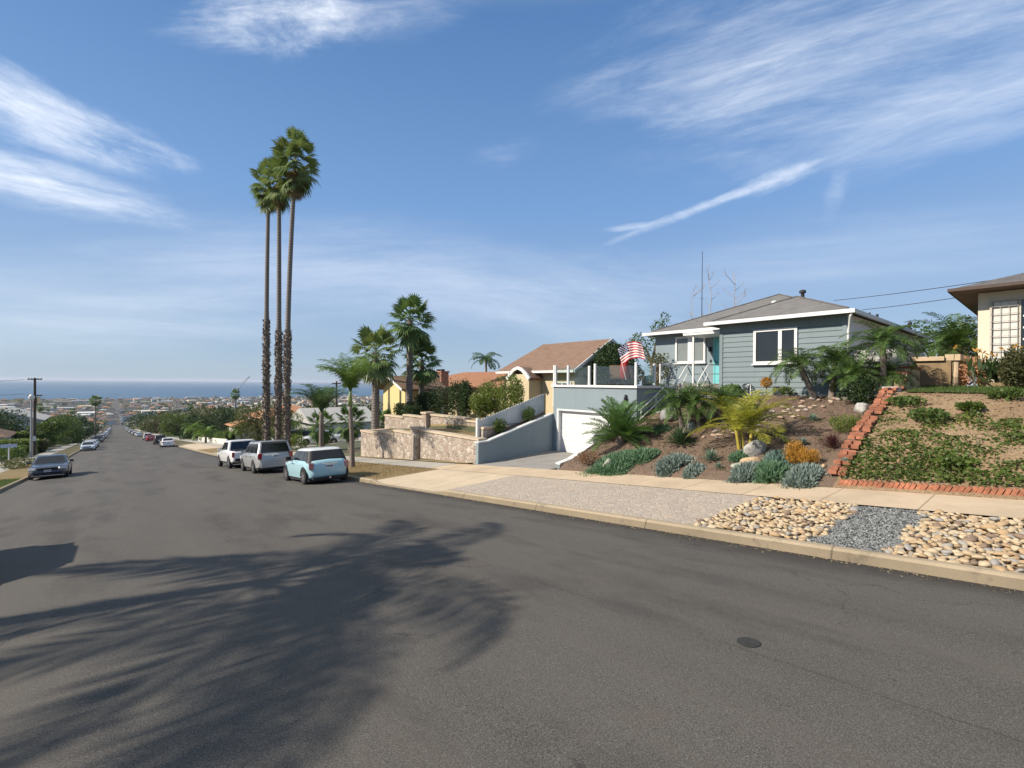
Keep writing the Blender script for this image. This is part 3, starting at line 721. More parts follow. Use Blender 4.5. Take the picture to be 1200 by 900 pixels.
def car_proto(kind, c):
    """c: sizes; y runs forward, the wheels stand on z = 0. Returns list of (name, MB, mat, label, children)"""
    L, Wd = c['L'], c['W']/2; hl = L/2; parts = []
    body = MB(); rings = []
    ys = sorted(set([-hl, -hl+.015, -hl+.05, -hl+.12, -hl+.25, hl-.3, hl-.14, hl-.05, hl-.015, hl]+frange(-hl+.3, hl-.3, .16))); rd = c.get('round', .18)
    for y in ys:
        e = min(y+hl, hl-y); end = 1-rd*max(0, 1-e/.55)**2
        w = Wd*end*(1-.03*abs(y/hl)**3); zt = interp(c['top'], y); zb = c['clear']+.10*max(0, 1-e/.5)**2+.02
        if e < .001: zt -= .17; zb += .14; w *= .88
        elif e < .02: zt -= .10; zb += .08; w *= .94
        elif e < .06: zt -= .045; zb += .04; w *= .98
        zm = lerp(zb, zt, .45); zs_ = lerp(zb, zt, .72)
        half = [(0, zb), (w*.82, zb), (w*.955, zb+.07), (w*.985, zm-.08), (w, zm), (w*.985, zs_), (w*.955, zt-.07), (w*.90, zt-.018), (w*.74, zt+.002), (0, zt+.02)]
        ring = [(x, y, z) for x, z in half]+[(-x, y, z) for x, z in half[-2:0:-1]]
        rings.append(ring)
    body.loft(rings); parts.append(('body', body, 'paint', None))
    # greenhouse
    zb_, zr = c['belt'], c['H']; gb, gr = c['gbase'], c['groof']   # (rear y, front y)
    wb, wr = Wd*c.get('gwb', .93), Wd*c.get('gwr', .76)
    def gl(t): return lerp(gb[0], gr[0], t), lerp(gb[1], gr[1], t), lerp(wb, wr, t), lerp(zb_-.06, zr-.05, t)
    def ring(y0, y1, w, z, rc=c.get('rc', .14), n=4):
        out = []
        for cx, cy, a0 in ((w-rc, y1-rc, 0), (-w+rc, y1-rc, 90), (-w+rc, y0+rc, 180), (w-rc, y0+rc, 270)):
            for k in range(n+1):
                a = R(a0+90*k/n); out.append((cx+rc*math.cos(a), cy+rc*math.sin(a), z))
        return out
    gh = MB(); gh.loft([ring(*gl(t)) for t in (0, .3, .6, .9)], cap=False); parts.append(('pillars', gh, c.get('pillar', 'paint'), None))
    rf = MB(); y0, y1, w_, z_ = gl(.9)
    rs = [ring(y0, y1, w_, z_), ring(y0+.0, y1-.0, w_+.004, z_+.012)]
    y0, y1, w_, z_ = gl(1.0); rs += [ring(y0+.05, y1-.06, w_-.05, zr-.018), ring(y0+.18, y1-.25, w_-.18, zr, .15), ring(y0+.5, y1-.6, w_-.4, zr+.012, .1)]
    rf.loft(rs); parts.append(('roof', rf, 'roof', None))
    def gq(kind_, a, b, t0, t1, off=.008):
        P = []
        for t, s in ((t0, a), (t0, b), (t1, b), (t1, a)):
            y0, y1, w_, z_ = gl(t)
            if kind_ == 'F': P.append((lerp(-w_+c.get('rc', .14)*.75, w_-c.get('rc', .14)*.75, s), y1+off, z_))
            elif kind_ == 'B': P.append((lerp(-w_+c.get('rc', .14)*.75, w_-c.get('rc', .14)*.75, s), y0-off, z_))
            elif kind_ == 'R': P.append((w_+off, lerp(y0+.1, y1-.1, s), z_))
            else: P.append((-w_-off, lerp(y0+.1, y1-.1, s), z_))
        return P
    g = MB(); g.quad(*gq('F', 0, 1, .14, .90)); parts.append(('windscreen', g, 'glass', None))
    g = MB(); g.quad(*gq('B', .02, .98, c.get('rwz', .22), .90)); parts.append(('rear_window', g, 'glass', None))
    for sd in 'RL':
        sp = c['side']
        for a, b in zip(sp[:-1], sp[1:]):
            g = MB(); g.quad(*gq(sd, a+.012, b-.012, .16, .88)); parts.append(('side_window', g, 'glass', None))
    # wheel arches, wheels
    ar = MB()
    for y in c['axles']:
        for sg in (-1, 1):
            X = sg*(Wd*.985)
            n = 14; rr = c['wr']+.055; zc = c['wr']
            pts = [(X+sg*.012, y+rr*math.cos(R(180*k/n)), max(c['clear']-.02, zc+rr*math.sin(R(180*k/n))*1.02)) for k in range(n+1)]
            inn = [(X-sg*.15, p[1], p[2]) for p in pts]
            ar.poly(pts); ar.loft([pts, inn], cap=False, closed=False)
    sk = c['clear']; ar.box(-Wd*.9, Wd*.9, -hl+.18, hl-.18, sk-.03, sk+.06)
    parts.append(('wheel_arch_lining', ar, 'trim', None))
    for y in c['axles']:
        for sg in (-1, 1):
            r, tw = c['wr'], .2; x = sg*(Wd-.10)
            ty = MB(); ty.lathe([(r*.62, -tw/2), (r*.9, -tw/2), (r, -tw/2+.03), (r, tw/2-.03), (r*.9, tw/2), (r*.62, tw/2), (r*.6, 0)], 22, 'X', (x, y, r))
            rm = MB(); xo = x+sg*(tw/2-.015)
            rm.lathe([(r*.64, 0), (r*.6, .014*sg), (r*.55, -.02*sg), (r*.1, -.03*sg)], 22, 'X', (xo, y, r)); 
            for k in range(c.get('spokes', 5)):
                a = 2*math.pi*k/c.get('spokes', 5)
                rm.obox((xo+sg*.004, y+r*.32*math.cos(a), r+r*.32*math.sin(a)), (.025, r*.58, r*.13), rx=a)
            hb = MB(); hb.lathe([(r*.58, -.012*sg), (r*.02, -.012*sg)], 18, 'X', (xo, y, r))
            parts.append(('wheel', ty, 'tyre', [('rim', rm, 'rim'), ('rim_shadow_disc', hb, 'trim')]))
    # lamps, plate, bumpers, mirrors, handles
    rd = c.get('round', .18)
    def surf_y(x, z, back=True):   # body end bulge
        return (-1 if back else 1)*(hl-.035-.10*abs(x/Wd)**2.5)
    tl = c['tail']  # (x, z, w, h)
    for sg in (-1, 1):
        q = MB(); q.obox((sg*tl[0], -hl+.06+(.05+rd*.25)*(tl[0]/Wd)**4, tl[1]), (tl[2], .14, tl[3]), rz=sg*.35); parts.append(('tail_light', q, 'red', None))
        hd = c['head']; q = MB(); q.obox((sg*hd[0], hl-.17, hd[1]), (hd[2], .20, hd[3]), rz=-sg*.45); parts.append(('headlight', q, 'clear', None))
        m_ = MB(); m_.obox((sg*(Wd+.09), gb[1]-.55, zb_+.08), (.2, .11, .15)); parts.append(('mirror', m_, c.get('mirror', 'paint'), None))
        for hy in c['handles']:
            q = MB(); q.box(min(sg*(Wd*.97), sg*(Wd+.02)), max(sg*(Wd*.97), sg*(Wd+.02)), hy-.1, hy+.1, zb_-.14, zb_-.105); parts.append(('door_handle', q, c.get('handle', 'paint'), None))
    pz = c['plate']; q = MB(); q.box(-.155, .155, -hl-.012, -hl+.14, pz-.078, pz+.078)
    k = MB()
    for i in range(7): k.box(-.125+i*.037, -.101+i*.037, -hl-.016, -hl-.012, pz-.034, pz+.034)
    parts.append(('number_plate', q, 'plate', [('plate_characters', k, 'ink')]))
    q = MB(); q.box(-.155, .155, hl-.10, hl+.014, .46, .59)
    k = MB()
    for i in range(7): k.box(-.125+i*.037, -.101+i*.037, hl+.014, hl+.018, .49, .56)
    parts.append(('number_plate', q, 'plate', [('plate_characters', k, 'ink')]))
    q = MB(); q.obox((0, hl-.055, c.get('grz', .62)), (Wd*1.0, .12, c.get('grh', .14))); q.obox((0, hl-.06, .33), (Wd*1.35, .14, .14)); parts.append(('grille', q, 'trim', None))
    q = MB(); q.box(-Wd*.55, Wd*.55, hl-.03, hl+.012, c.get('grz', .62)+.06, c.get('grz', .62)+.085); parts.append(('chrome_bar', q, 'chrome', None))
    q = MB(); rb = c.get('rbump', (.30, .42)); q.obox((0, -hl+.07, (rb[0]+rb[1])/2), (Wd*1.55, .17, rb[1]-rb[0])); parts.append(('rear_bumper', q, c.get('bumpm', 'trim'), None))
    for ex in c.get('extra', []): parts.append(ex)
    return parts
def make_car(name, label, cat, parts, mats, loc, heading, slope, group=None):
    t = thing(name, label, cat, loc, 0, group)
    t.rotation_euler = (slope, 0, heading)
    base = dict(glass=CARGLASS, tyre=TYRE, rim=RIM, trim=TRIM, red=REDL, clear=CLEARL, plate=PLATE, ink=PLATEINK, chrome=CHROME); base.update(mats)
    base.setdefault('roof', base['paint'])
    for nm, mb, mk, ch in parts:
        sm = nm in ('body', 'pillars', 'roof', 'wheel')
        o = mb.build(nm, base[mk], t, smooth=sm, sharp=40 if sm else None, bev=.012 if nm in ('tail_light', 'headlight', 'mirror', 'rear_bumper') else 0)
        for c2 in (ch or []): c2[1].build(c2[0], base[c2[2]], o, smooth=False)
    return t
MINI = car_proto('hatch', dict(L=3.72, W=1.70, H=1.42, clear=.17, belt=.94, top=[(-1.86, .90), (-1.6, .97), (.2, .97), (.75, .92), (1.5, .82), (1.86, .68)],
    gbase=(-1.74, .95), groof=(-1.42, .22), gwb=.93, gwr=.77, round=.27, rc=.2, side=(.02, .22, .60, .97), axles=(-1.22, 1.24), wr=.325, tail=(.68, .74, .17, .26), head=(.56, .68, .26, .24),
    plate=.70, handles=(.05,), pillar='trim', mirror='trim', handle='chrome', rwz=.22, rbump=(.20, .29), spokes=7,
    extra=[('chrome_strip', MB().box(-.3, .3, -1.868, -1.80, .785, .81), 'chrome', None), ('exhaust_tip', MB().lathe([(.035, -.04), (.045, .1)], 12, 'Y', (0.0, -1.84, .25)), 'chrome', None)]))
SUV = car_proto('suv', dict(L=4.70, W=1.83, H=1.70, clear=.24, belt=1.05, top=[(-2.35, 1.02), (-2.1, 1.08), (.6, 1.08), (1.05, 1.04), (2.0, .94), (2.35, .72)],
    gbase=(-2.27, 1.25), groof=(-1.98, .45), gwb=.95, gwr=.78, side=(.0, .26, .62, .97), axles=(-1.36, 1.36), wr=.35, tail=(.74, .93, .2, .30), head=(.66, .78, .36, .2),
    plate=.90, handles=(-.75, .25), rwz=.16, rbump=(.34, .56), bumpm='paint', grz=.74,
    extra=[('roof_rack', MB().box(-.66, -.62, -1.6, .2, 1.71, 1.745).box(.62, .66, -1.6, .2, 1.71, 1.745), 'trim', None), ('spoiler', MB().obox((0, -1.99, 1.665), (1.3, .2, .04)), 'paint', None)]))
BOXY = car_proto('suv', dict(L=4.35, W=1.80, H=1.76, clear=.34, belt=1.12, top=[(-2.17, 1.10), (-2.0, 1.16), (.6, 1.16), (1.0, 1.12), (1.9, 1.06), (2.17, .86)],
    gbase=(-2.12, 1.05), groof=(-1.88, .45), gwb=.95, gwr=.84, side=(.02, .3, .64, .97), axles=(-1.22, 1.26), wr=.37, tail=(.72, .98, .2, .26), head=(.66, .86, .3, .24),
    plate=.64, handles=(-.6, .25), rwz=.16, rbump=(.42, .62), bumpm='trim', grz=.84, grh=.2))
PICKUP = car_proto('pickup', dict(L=5.0, W=1.84, H=1.76, clear=.34, belt=1.12, top=[(-2.5, 1.06), (-2.3, 1.10), (-.6, 1.10), (.9, 1.12), (1.3, 1.08), (2.2, 1.0), (2.5, .82)],
    gbase=(-1.05, 1.35), groof=(-.85, .55), gwb=.94, gwr=.80, side=(.02, .45, .97), axles=(-1.5, 1.6), wr=.38, tail=(.80, .88, .14, .30), head=(.70, .84, .3, .22),
    plate=.62, handles=(-.45, .45), rwz=.12, rbump=(.46, .64), bumpm='trim', grz=.84, grh=.2, round=.10,
    extra=[('bed_cover', MB().box(-.74, .74, -2.38, -1.1, 1.118, 1.132), 'trim', None), ('tailgate_badge', MB().box(-.3, .3, -2.508, -2.45, .90, .96), 'chrome', None)]))
SEDAN = car_proto('sedan', dict(L=4.65, W=1.80, H=1.43, clear=.18, belt=.93, top=[(-2.32, .86), (-2.15, .98), (-1.3, 1.0), (.4, .97), (.9, .93), (1.8, .80), (2.32, .60)],
    gbase=(-1.72, 1.12), groof=(-.85, .18), gwb=.93, gwr=.74, side=(.02, .22, .55, .92), axles=(-1.36, 1.36), wr=.33, tail=(.68, .80, .32, .15), head=(.66, .66, .36, .14),
    plate=.62, handles=(-.75, .15), rwz=.1, rbump=(.24, .40), bumpm='paint', grz=.66, grh=.1,
    extra=[('front_splitter', MB().obox((0, 2.24, .24), (1.5, .14, .04)), 'chrome', None)]))
P_MINT = paint('pale_blue', (.36, .58, .64)); P_WROOF = paint('roof_white', (.74, .74, .72)); P_SILVER = paint('silver', (.46, .47, .47), .35)
P_WHITE = paint('white', (.74, .74, .73)); P_DARK = paint('dark_grey', (.05, .055, .062), .3); P_BLACK = paint('black', (.02, .02, .022)); P_RED = paint('red', (.36, .02, .025)); P_PALEBLUE = paint('ice', (.60, .66, .70), .2)
def sl_(Y): return math.atan2(Zs(Y+1)-Zs(Y-1), 2)
def park(name, label, cat, parts, mats, X, Y, up=False, group=None, yaw=0):
    s = sl_(Y); z = roadZ(X, Y)
    return make_car(name, label, cat, parts, mats, (X, Y, z), (math.pi if up else 0)+yaw, -s if up else s, group)
park('parked_car', 'pale blue hatchback with a white roof, parked nearest at the kerb by the slim palm', 'car', MINI, dict(paint=P_MINT, roof=P_WROOF, red=simple('pale_red_lens', (.42, .16, .16), .2, .2, 9, coat=.5)), 6.55, 20.75)
park('parked_car', 'silver estate SUV with roof rails, parked between the pale blue hatchback and the white pickup', 'car', SUV, dict(paint=P_SILVER), 6.5, 29.2)
park('pickup_truck', 'white pickup truck with black rear bumper, parked ahead of the silver SUV', 'truck', PICKUP, dict(paint=P_WHITE), 6.3, 35.3, yaw=.02)
park('parked_car', 'dark grey sedan facing uphill at the left kerb', 'car', SEDAN, dict(paint=P_DARK), -3.15, 42.6, up=True)
park('parked_car', 'dark estate car beside the left lawn, its shadow falling across the road', 'car', SUV, dict(paint=P_DARK), -3.33, 12.1, up=True)
LEFTG, RIGHTG = 'cars parked down the left kerb', 'cars parked down the right kerb'
park('parked_car', 'ice blue sedan, first of the pale cars beyond the dark grey sedan', 'car', SEDAN, dict(paint=P_PALEBLUE), -3.2, 99, True, LEFTG)
park('parked_car', 'white sedan parked just behind the ice blue sedan', 'car', SEDAN, dict(paint=P_WHITE), -3.2, 109, True, LEFTG)
park('parked_car', 'silver sedan, last of the three pale cars on the left kerb', 'car', SEDAN, dict(paint=P_SILVER), -3.2, 119, True, LEFTG)
park('parked_car', 'dark SUV far down the left kerb by the palm', 'car', SUV, dict(paint=P_DARK), -3.2, 152, True, LEFTG)
park('parked_car', 'black sedan behind the dark SUV far down the left kerb', 'car', SEDAN, dict(paint=P_BLACK), -3.2, 163, True, LEFTG)
park('parked_car', 'grey SUV farthest of the dark cars on the left kerb', 'car', SUV, dict(paint=P_SILVER), -3.2, 178, True, LEFTG)
park('parked_car', 'white sedan parked below the driveway on the right kerb', 'car', SEDAN, dict(paint=P_WHITE), 6.4, 93, False, RIGHTG)
park('parked_car', 'black SUV parked just ahead of the white sedan on the right kerb', 'car', SUV, dict(paint=P_BLACK), 6.35, 109, False, RIGHTG)
park('parked_car', 'red sedan far down the right kerb', 'car', SEDAN, dict(paint=P_RED), 6.35, 138, False, RIGHTG)
park('parked_car', 'white SUV parked beyond the red sedan', 'car', BOXY, dict(paint=P_WHITE), 6.35, 152, False, RIGHTG)
def drive(name, label, parts, mats, X, Y, hd):
    z = H(X, Y)+.02; make_car(name, label, 'car', parts, mats, (X, Y, z), hd, 0)
drive('parked_car', 'white sedan in the side driveway behind the slim palms', SEDAN, dict(paint=P_WHITE), 17.0, 52.2, R(70))
drive('parked_car', 'black SUV in the side driveway beside the white sedan', SUV, dict(paint=P_BLACK), 15.5, 56.4, R(80))
# far down the street: whole cars of a few pixels, one mesh body with glass
rg = random.Random(3); fm = {}
for pm in (P_WHITE, P_SILVER, P_DARK, P_PALEBLUE, P_BLACK):
    mb = MB(); b = [p for p in SEDAN if p[0] == 'body'][0][1]; g_ = [p for p in SEDAN if p[0] in ('pillars', 'roof')]
    mb.mi = 0; mb.add(b.v, b.f)
    for p in g_: mb.mi = 1 if p[0] == 'pillars' else 0; mb.add(p[1].v, p[1].f)
    for p in SEDAN:
        if p[0] == 'wheel': mb.mi = 2; mb.add(p[1].v, p[1].f)
    mb_ = mb.build('distant_car', [pm, CARGLASS, TYRE]); fm[pm.name] = mb_
protos = list(fm.values()); first = set()
names = {'paint_white': 'tiny white car parked far down the street', 'paint_silver': 'tiny silver car parked far down the street', 'paint_dark_grey': 'tiny dark grey car parked far down the street', 'paint_ice': 'tiny ice blue car parked far down the street', 'paint_black': 'tiny black car parked far down the street'}
Y = 200
while Y < 1300:
    for sd in (-1, 1):
        if rg.random() < .72:
            src = rg.choice(protos); o = src if src.name not in first else src.copy()
            if o is src: first.add(src.name)
            else: COL.objects.link(o)
            X = -3.2 if sd < 0 else 6.4; yy = Y+rg.uniform(-2, 2); o.location = (X, yy, roadZ(X, yy)); o.rotation_euler = (sl_(yy)*(1 if sd > 0 else -1), 0, 0 if sd > 0 else math.pi)
            tag(o, names[src.data.materials[0].name], 'car', 'tiny cars far down the street')
    Y += 8 if Y < 500 else 14
for p in protos:
    if p.name not in first: bpy.data.objects.remove(p)
# ------------------------------------------------------------------ buildings and walls near by
def shingle(name, c1, c2, c3, h=.14, wd=.32):
    m, nt, b = newmat(name); uv = nd(nt, 'ShaderNodeUVMap').outputs[0]
    br = nd(nt, 'ShaderNodeTexBrick', {'Vector': uv, 'Color1': (*c1, 1), 'Color2': (*c2, 1), 'Mortar': (*[x*.35 for x in c1], 1), 'Scale': 1.0, 'Mortar Size': .006, 'Brick Width': wd, 'Row Height': h, 'Bias': 0.0})
    n = noise(nt, uv, 1.1, 5, .65); n2 = noise(nt, uv, 30, 3, .7)
    c = mixc(nt, ramp(nt, n, [(.35, 0), (.7, .7)]), br.outputs[0], c3)
    c = mixc(nt, mth(nt, 'MULTIPLY', n2, .35), c, tuple(x*.5 for x in c1))
    setin(nt, b.inputs['Base Color'], c); setin(nt, b.inputs['Roughness'], .92); setin(nt, b.inputs['Specular IOR Level'], .15)
    bump(nt, b, mth(nt, 'ADD', br.outputs[1], mth(nt, 'MULTIPLY', n2, .5)), .5, .015); return m
ROOF_GREY = shingle('grey_shingles', (.17, .165, .16), (.24, .235, .23), (.20, .19, .18))
ROOF_BROWN = shingle('brown_shingles', (.21, .132, .092), (.29, .19, .14), (.25, .178, .135))
ROOF_DARK = shingle('dark_shingles', (.12, .115, .115), (.18, .175, .17), (.15, .14, .14))
ROOF_ORANGE = shingle('orange_tiles', (.46, .20, .10), (.58, .29, .16), (.50, .30, .20), .3, .25)
ROOF_PALE = shingle('pale_shingles', (.48, .47, .44), (.56, .55, .52), (.50, .48, .45))
def wallmat(name, c, bs=.12, var=.08):
    m, nt, b = newmat(name); v = coord(nt)
    n = noise(nt, v, .8, 6, .65); st = noise(nt, scalev(nt, v, (3, 3, .35)), 1.2, 5, .65)
    col = mixc(nt, ramp(nt, n, [(.3, 0), (.7, 1)]), tuple(x*(1-var) for x in c), tuple(min(1, x*(1+var*.5)) for x in c))
    col = mixc(nt, mth(nt, 'MULTIPLY', ramp(nt, st, [(.52, 0), (.75, 1)]), .16), col, tuple(x*.45 for x in c))
    setin(nt, b.inputs['Base Color'], col); setin(nt, b.inputs['Roughness'], .8); setin(nt, b.inputs['Specular IOR Level'], .25)
    bump(nt, b, noise(nt, v, 70, 4, .7), bs, .006); return m
BLUE = wallmat('blue_siding_paint', (.200, .247, .262), .05)
BLUEW = wallmat('blue_stucco', (.228, .278, .302), .25)
CREAMW = wallmat('cream_stucco', (.66, .60, .47), .2)
GREYC = wallmat('side_wall_paint', (.74, .73, .70), .1)
YELLOWW = wallmat('yellow_stucco', (.66, .53, .26), .2)
GREENISH = wallmat('sage_stucco', (.58, .58, .44), .2)
TANW = wallmat('tan_stucco', (.55, .46, .30), .2)
WHITEP = simple('white_paint', (.68, .68, .66), .55, .06, 4)
OFFWHITE = simple('weathered_white_paint', (.58, .60, .60), .65, .12, 3)
FASCIA_BROWN = simple('brown_fascia', (.075, .05, .04), .6, .1, 3)
SOFFIT = simple('brown_soffit', (.20, .13, .10), .8, .1, 3)
TURQ = simple('turquoise_paint', (.16, .50, .52), .4, .06, 3)
BRICKR = None
def brickmat():
    m, nt, b = newmat('red_brick'); uv = nd(nt, 'ShaderNodeUVMap').outputs[0]
    br = nd(nt, 'ShaderNodeTexBrick', {'Vector': uv, 'Color1': (.40, .13, .07, 1), 'Color2': (.48, .19, .10, 1), 'Mortar': (.36, .30, .25, 1), 'Scale': 1.0, 'Mortar Size': .008, 'Brick Width': .21, 'Row Height': .075})
    n = noise(nt, coord(nt), 3, 5, .7); c = mixc(nt, mth(nt, 'MULTIPLY', n, .4), br.outputs[0], (.30, .16, .11))
    setin(nt, b.inputs['Base Color'], c); setin(nt, b.inputs['Roughness'], .9); bump(nt, b, br.outputs[1], -.4, .01); return m
BRICKR = brickmat()
LOOSEBRICK = simple('edging_brick', (.37, .15, .085), .9, .55, 3.5, bmp=.4)
STONE = cobbled('fieldstone_wall', [(.42, .32, .25), (.54, .46, .37), (.27, .21, .17), (.68, .61, .51), (.46, .36, .28), (.36, .29, .23)], 4.3, (.60, .52, .44), .05, 1.0)
CAPM = concrete('wall_cap_concrete', (.55, .45, .33), 0, 0, .2)
TIMBER = simple('fence_timber', (.26, .18, .10), .85, .3, 3)
CANVASM = simple('tan_cover', (.50, .38, .25), .85, .15, 3)
def winglass(name='window_glass', c=(.015, .018, .02)):
    m, nt, b = newmat(name); v = coord(nt); n = noise(nt, v, .9, 3, .5)
    setin(nt, b.inputs['Base Color'], mixc(nt, n, tuple(x*.4 for x in c), tuple(x*1.6 for x in c))); setin(nt, b.inputs['Roughness'], .04); setin(nt, b.inputs['Specular IOR Level'], .8); return m
WGLASS = winglass(); BLIND = simple('window_blind', (.15, .175, .17), .5, .2, 2, spec=.7, coat=.5)
def clearglass():
    m, nt, b = newmat('clear_screen_glass'); setin(nt, b.inputs['Base Color'], (.92, .97, .96)); setin(nt, b.inputs['Roughness'], .03)
    tr = nd(nt, 'ShaderNodeBsdfTransparent', {'Color': (.86, .92, .92)}); gl = nd(nt, 'ShaderNodeBsdfGlossy', {'Color': (1, 1, 1), 'Roughness': .03})
    mx = nd(nt, 'ShaderNodeMixShader', {0: .07, 1: tr.outputs[0], 2: gl.outputs[0]}); nt.links.new(mx.outputs[0], nt.nodes['Material Output'].inputs[0]); return m
CGLASS = clearglass()

def hip_roof(x0, x1, y0, y1, z, pitch, th=.16, axis=None):
    """solid hip roof over the eave rectangle; ridge along the longer side"""
    m = MB(); wx, wy = x1-x0, y1-y0; ax = axis or ('X' if wx >= wy else 'Y')
    hw = (wy if ax == 'X' else wx)/2; zr = z+hw*pitch
    if ax == 'X': a, b = (x0+hw, (y0+y1)/2, zr), (x1-hw, (y0+y1)/2, zr)
    else: a, b = ((x0+x1)/2, y0+hw, zr), ((x0+x1)/2, y1-hw, zr)
    c = [(x0, y0, z), (x1, y0, z), (x1, y1, z), (x0, y1, z)]; d = [(x, y, z-th*.2) for x, y, _ in c]
    v = c+d+[a, b]
    if ax == 'X': f = [(0, 1, 9, 8), (2, 3, 8, 9), (3, 0, 8), (1, 2, 9)]
    else: f = [(1, 2, 9, 8), (3, 0, 8, 9), (0, 1, 8), (2, 3, 9)]
    f += [(7, 6, 5, 4)]+[(i, i+4, (i+1) % 4+4, (i+1) % 4) for i in range(4)]
    m.add(v, f); return m, a, b
def gutter(m, x0, x1, y0, y1, z, h=.15, t=.09, sides='WSEN'):
    """fascia and gutter boards just outside an eave rectangle"""
    if 'W' in sides: m.box(x0-t, x0-.004, y0-t, y1+t, z-h, z+.012)
    if 'E' in sides: m.box(x1+.004, x1+t, y0-t, y1+t, z-h, z+.012)
    if 'S' in sides: m.box(x0, x1, y0-t, y0-.004, z-h, z+.012)
    if 'N' in sides: m.box(x0, x1, y1+.004, y1+t, z-h, z+.012)
    return m
def lap_x(m, X, y0, y1, z0, z1, board=.20, out=-1):
    n = max(1, int(round((z1-z0)/board))); h = (z1-z0)/n
    for k in range(n):
        a = z0+k*h; b = a+h; xo, xi = X+out*.030, X+out*.004
        m.quad((xo, y0, a), (xo, y1, a), (xi, y1, b), (xi, y0, b)); m.quad((xi, y0, a), (xi, y1, a), (xo, y1, a), (xo, y0, a))
    return m
def window(root, X, y0, y1, z0, z1, splits=(), fr=.09, glass=WGLASS, frame=WHITEP, sill=True, out=-1, axis='X', name='window'):
    """pane standing just proud of the wall plane at X (or Y when axis='Y') with its frame and sill as sub-parts"""
    def bx(m, a0, a1, p0, p1, q0, q1):
        lo, hi = sorted((X+out*a0, X+out*a1))
        return m.box(lo, hi, p0, p1, q0, q1) if axis == 'X' else m.box(p0, p1, lo, hi, q0, q1)
    g = bx(MB(), -.02, .034, y0+.01, y1-.01, z0+.01, z1-.01).build(name, glass, root)
    f = MB()
    bx(f, -.01, .085, y0-fr, y0, z0-fr, z1+fr); bx(f, -.01, .085, y1, y1+fr, z0-fr, z1+fr); bx(f, -.01, .083, y0, y1, z0-fr, z0); bx(f, -.01, .083, y0, y1, z1, z1+fr)
    for s, wd in splits: bx(f, -.01, .078, lerp(y0, y1, s)-wd/2, lerp(y0, y1, s)+wd/2, z0, z1)
    f.build('frame', frame, g)
    if sill: bx(MB(), -.01, .14, y0-fr-.04, y1+fr+.04, z0-fr-.05, z0-fr-.003).build('sill', frame, g)
    return g

# ---- the blue house
bh = thing('house', 'single storey blue house with grey hip roof, white window frames and turquoise front door', 'house', (19.5, 9, 1.7), world=True)
XF, XR, Y0, Y1, YM, ZB, ZE, XB = 19.5, 21.4, 5.0, 13.8, 9.45, .7, 4.72, 33.0
ZF = 2.25
m = MB(); m.box(XF, XB, Y0, YM, ZB, ZE); m.box(XR, XB, YM, Y1, ZB, ZE-.003); m.build('wall', BLUEW, bh)
m = MB(); lap_x(m, XF, Y0-.02, YM+.02, 1.5, ZE-.35, .205); m.build('lap_siding', BLUE, bh)
m = MB(); m.box(XF-.05, XF-.001, Y0-.03, Y0+.10, 1.4, ZE-.02); m.box(XF-.05, XF-.001, YM-.10, YM+.035, 1.4, ZE-.02); m.box(XF-.046, XF-.001, Y0+.1, YM-.1, ZE-.36, ZE-.01); m.build('corner_board', BLUE, bh)
m = MB(); m.box(XF+.01, XB, Y0-.045, Y0-.004, 1.5, ZE-.01); m.build('side_wall', GREYC, bh)
window(bh, XF, 6.62, 8.0, 3.13, 4.29, [(.36, .13)], .095)
window(bh, XR, 11.17, 12.55, 3.34, 4.46, [(.50, .22)], .09, glass=BLIND)
window(bh, Y0-.045, 24.5, 25.6, 3.0, 4.1, [], .08, out=-1, axis='Y')
# front door, light and porch roof in the recess
d = MB(); d.box(XR-.06, XR-.002, 9.78, 10.60, ZF, ZF+2.05); d = d.build('door', TURQ, bh)
k = MB(); k.box(XR-.075, XR-.058, 9.88, 10.50, ZF+1.15, ZF+1.9); k.box(XR-.075, XR-.058, 9.88, 10.50, ZF+.15, ZF+.95); k.build('door_panel', TURQ, d)
k = MB(); k.lathe([(.0, -.07), (.035, -.05), (.03, 0)], 10, 'X', (XR-.06, 10.53, ZF+1.0)); k.build('handle', TRIM, d)
m = MB(); m.box(XR-.08, XR-.003, 9.70, 9.77, ZF, ZF+2.13); m.box(XR-.08, XR-.003, 10.61, 10.68, ZF, ZF+2.13); m.box(XR-.08, XR-.003, 9.77, 10.61, ZF+2.06, ZF+2.13); m.build('door_frame', TURQ, bh)
m = MB(); m.box(XR-.14, XR-.005, 10.80, 10.90, ZF+1.5, ZF+1.72); m.build('porch_light', TRIM, bh)
m = MB(); m.box(XR-.03, XR-.003, 10.80, 10.88, ZF+1.0, ZF+1.12); m.build('house_mailbox', TRIM, bh)
m = MB(); m.box(19.62, 21.38, 9.53, 11.25, 4.40, 4.50); m.box(19.60, 21.38, 9.52, 11.27, 4.503, 4.56); m.build('porch_canopy', WHITEP, bh)
m = MB(); m.box(19.72, 19.79, 10.78, 10.85, ZF, 4.398); m.build('porch_post', WHITEP, bh)
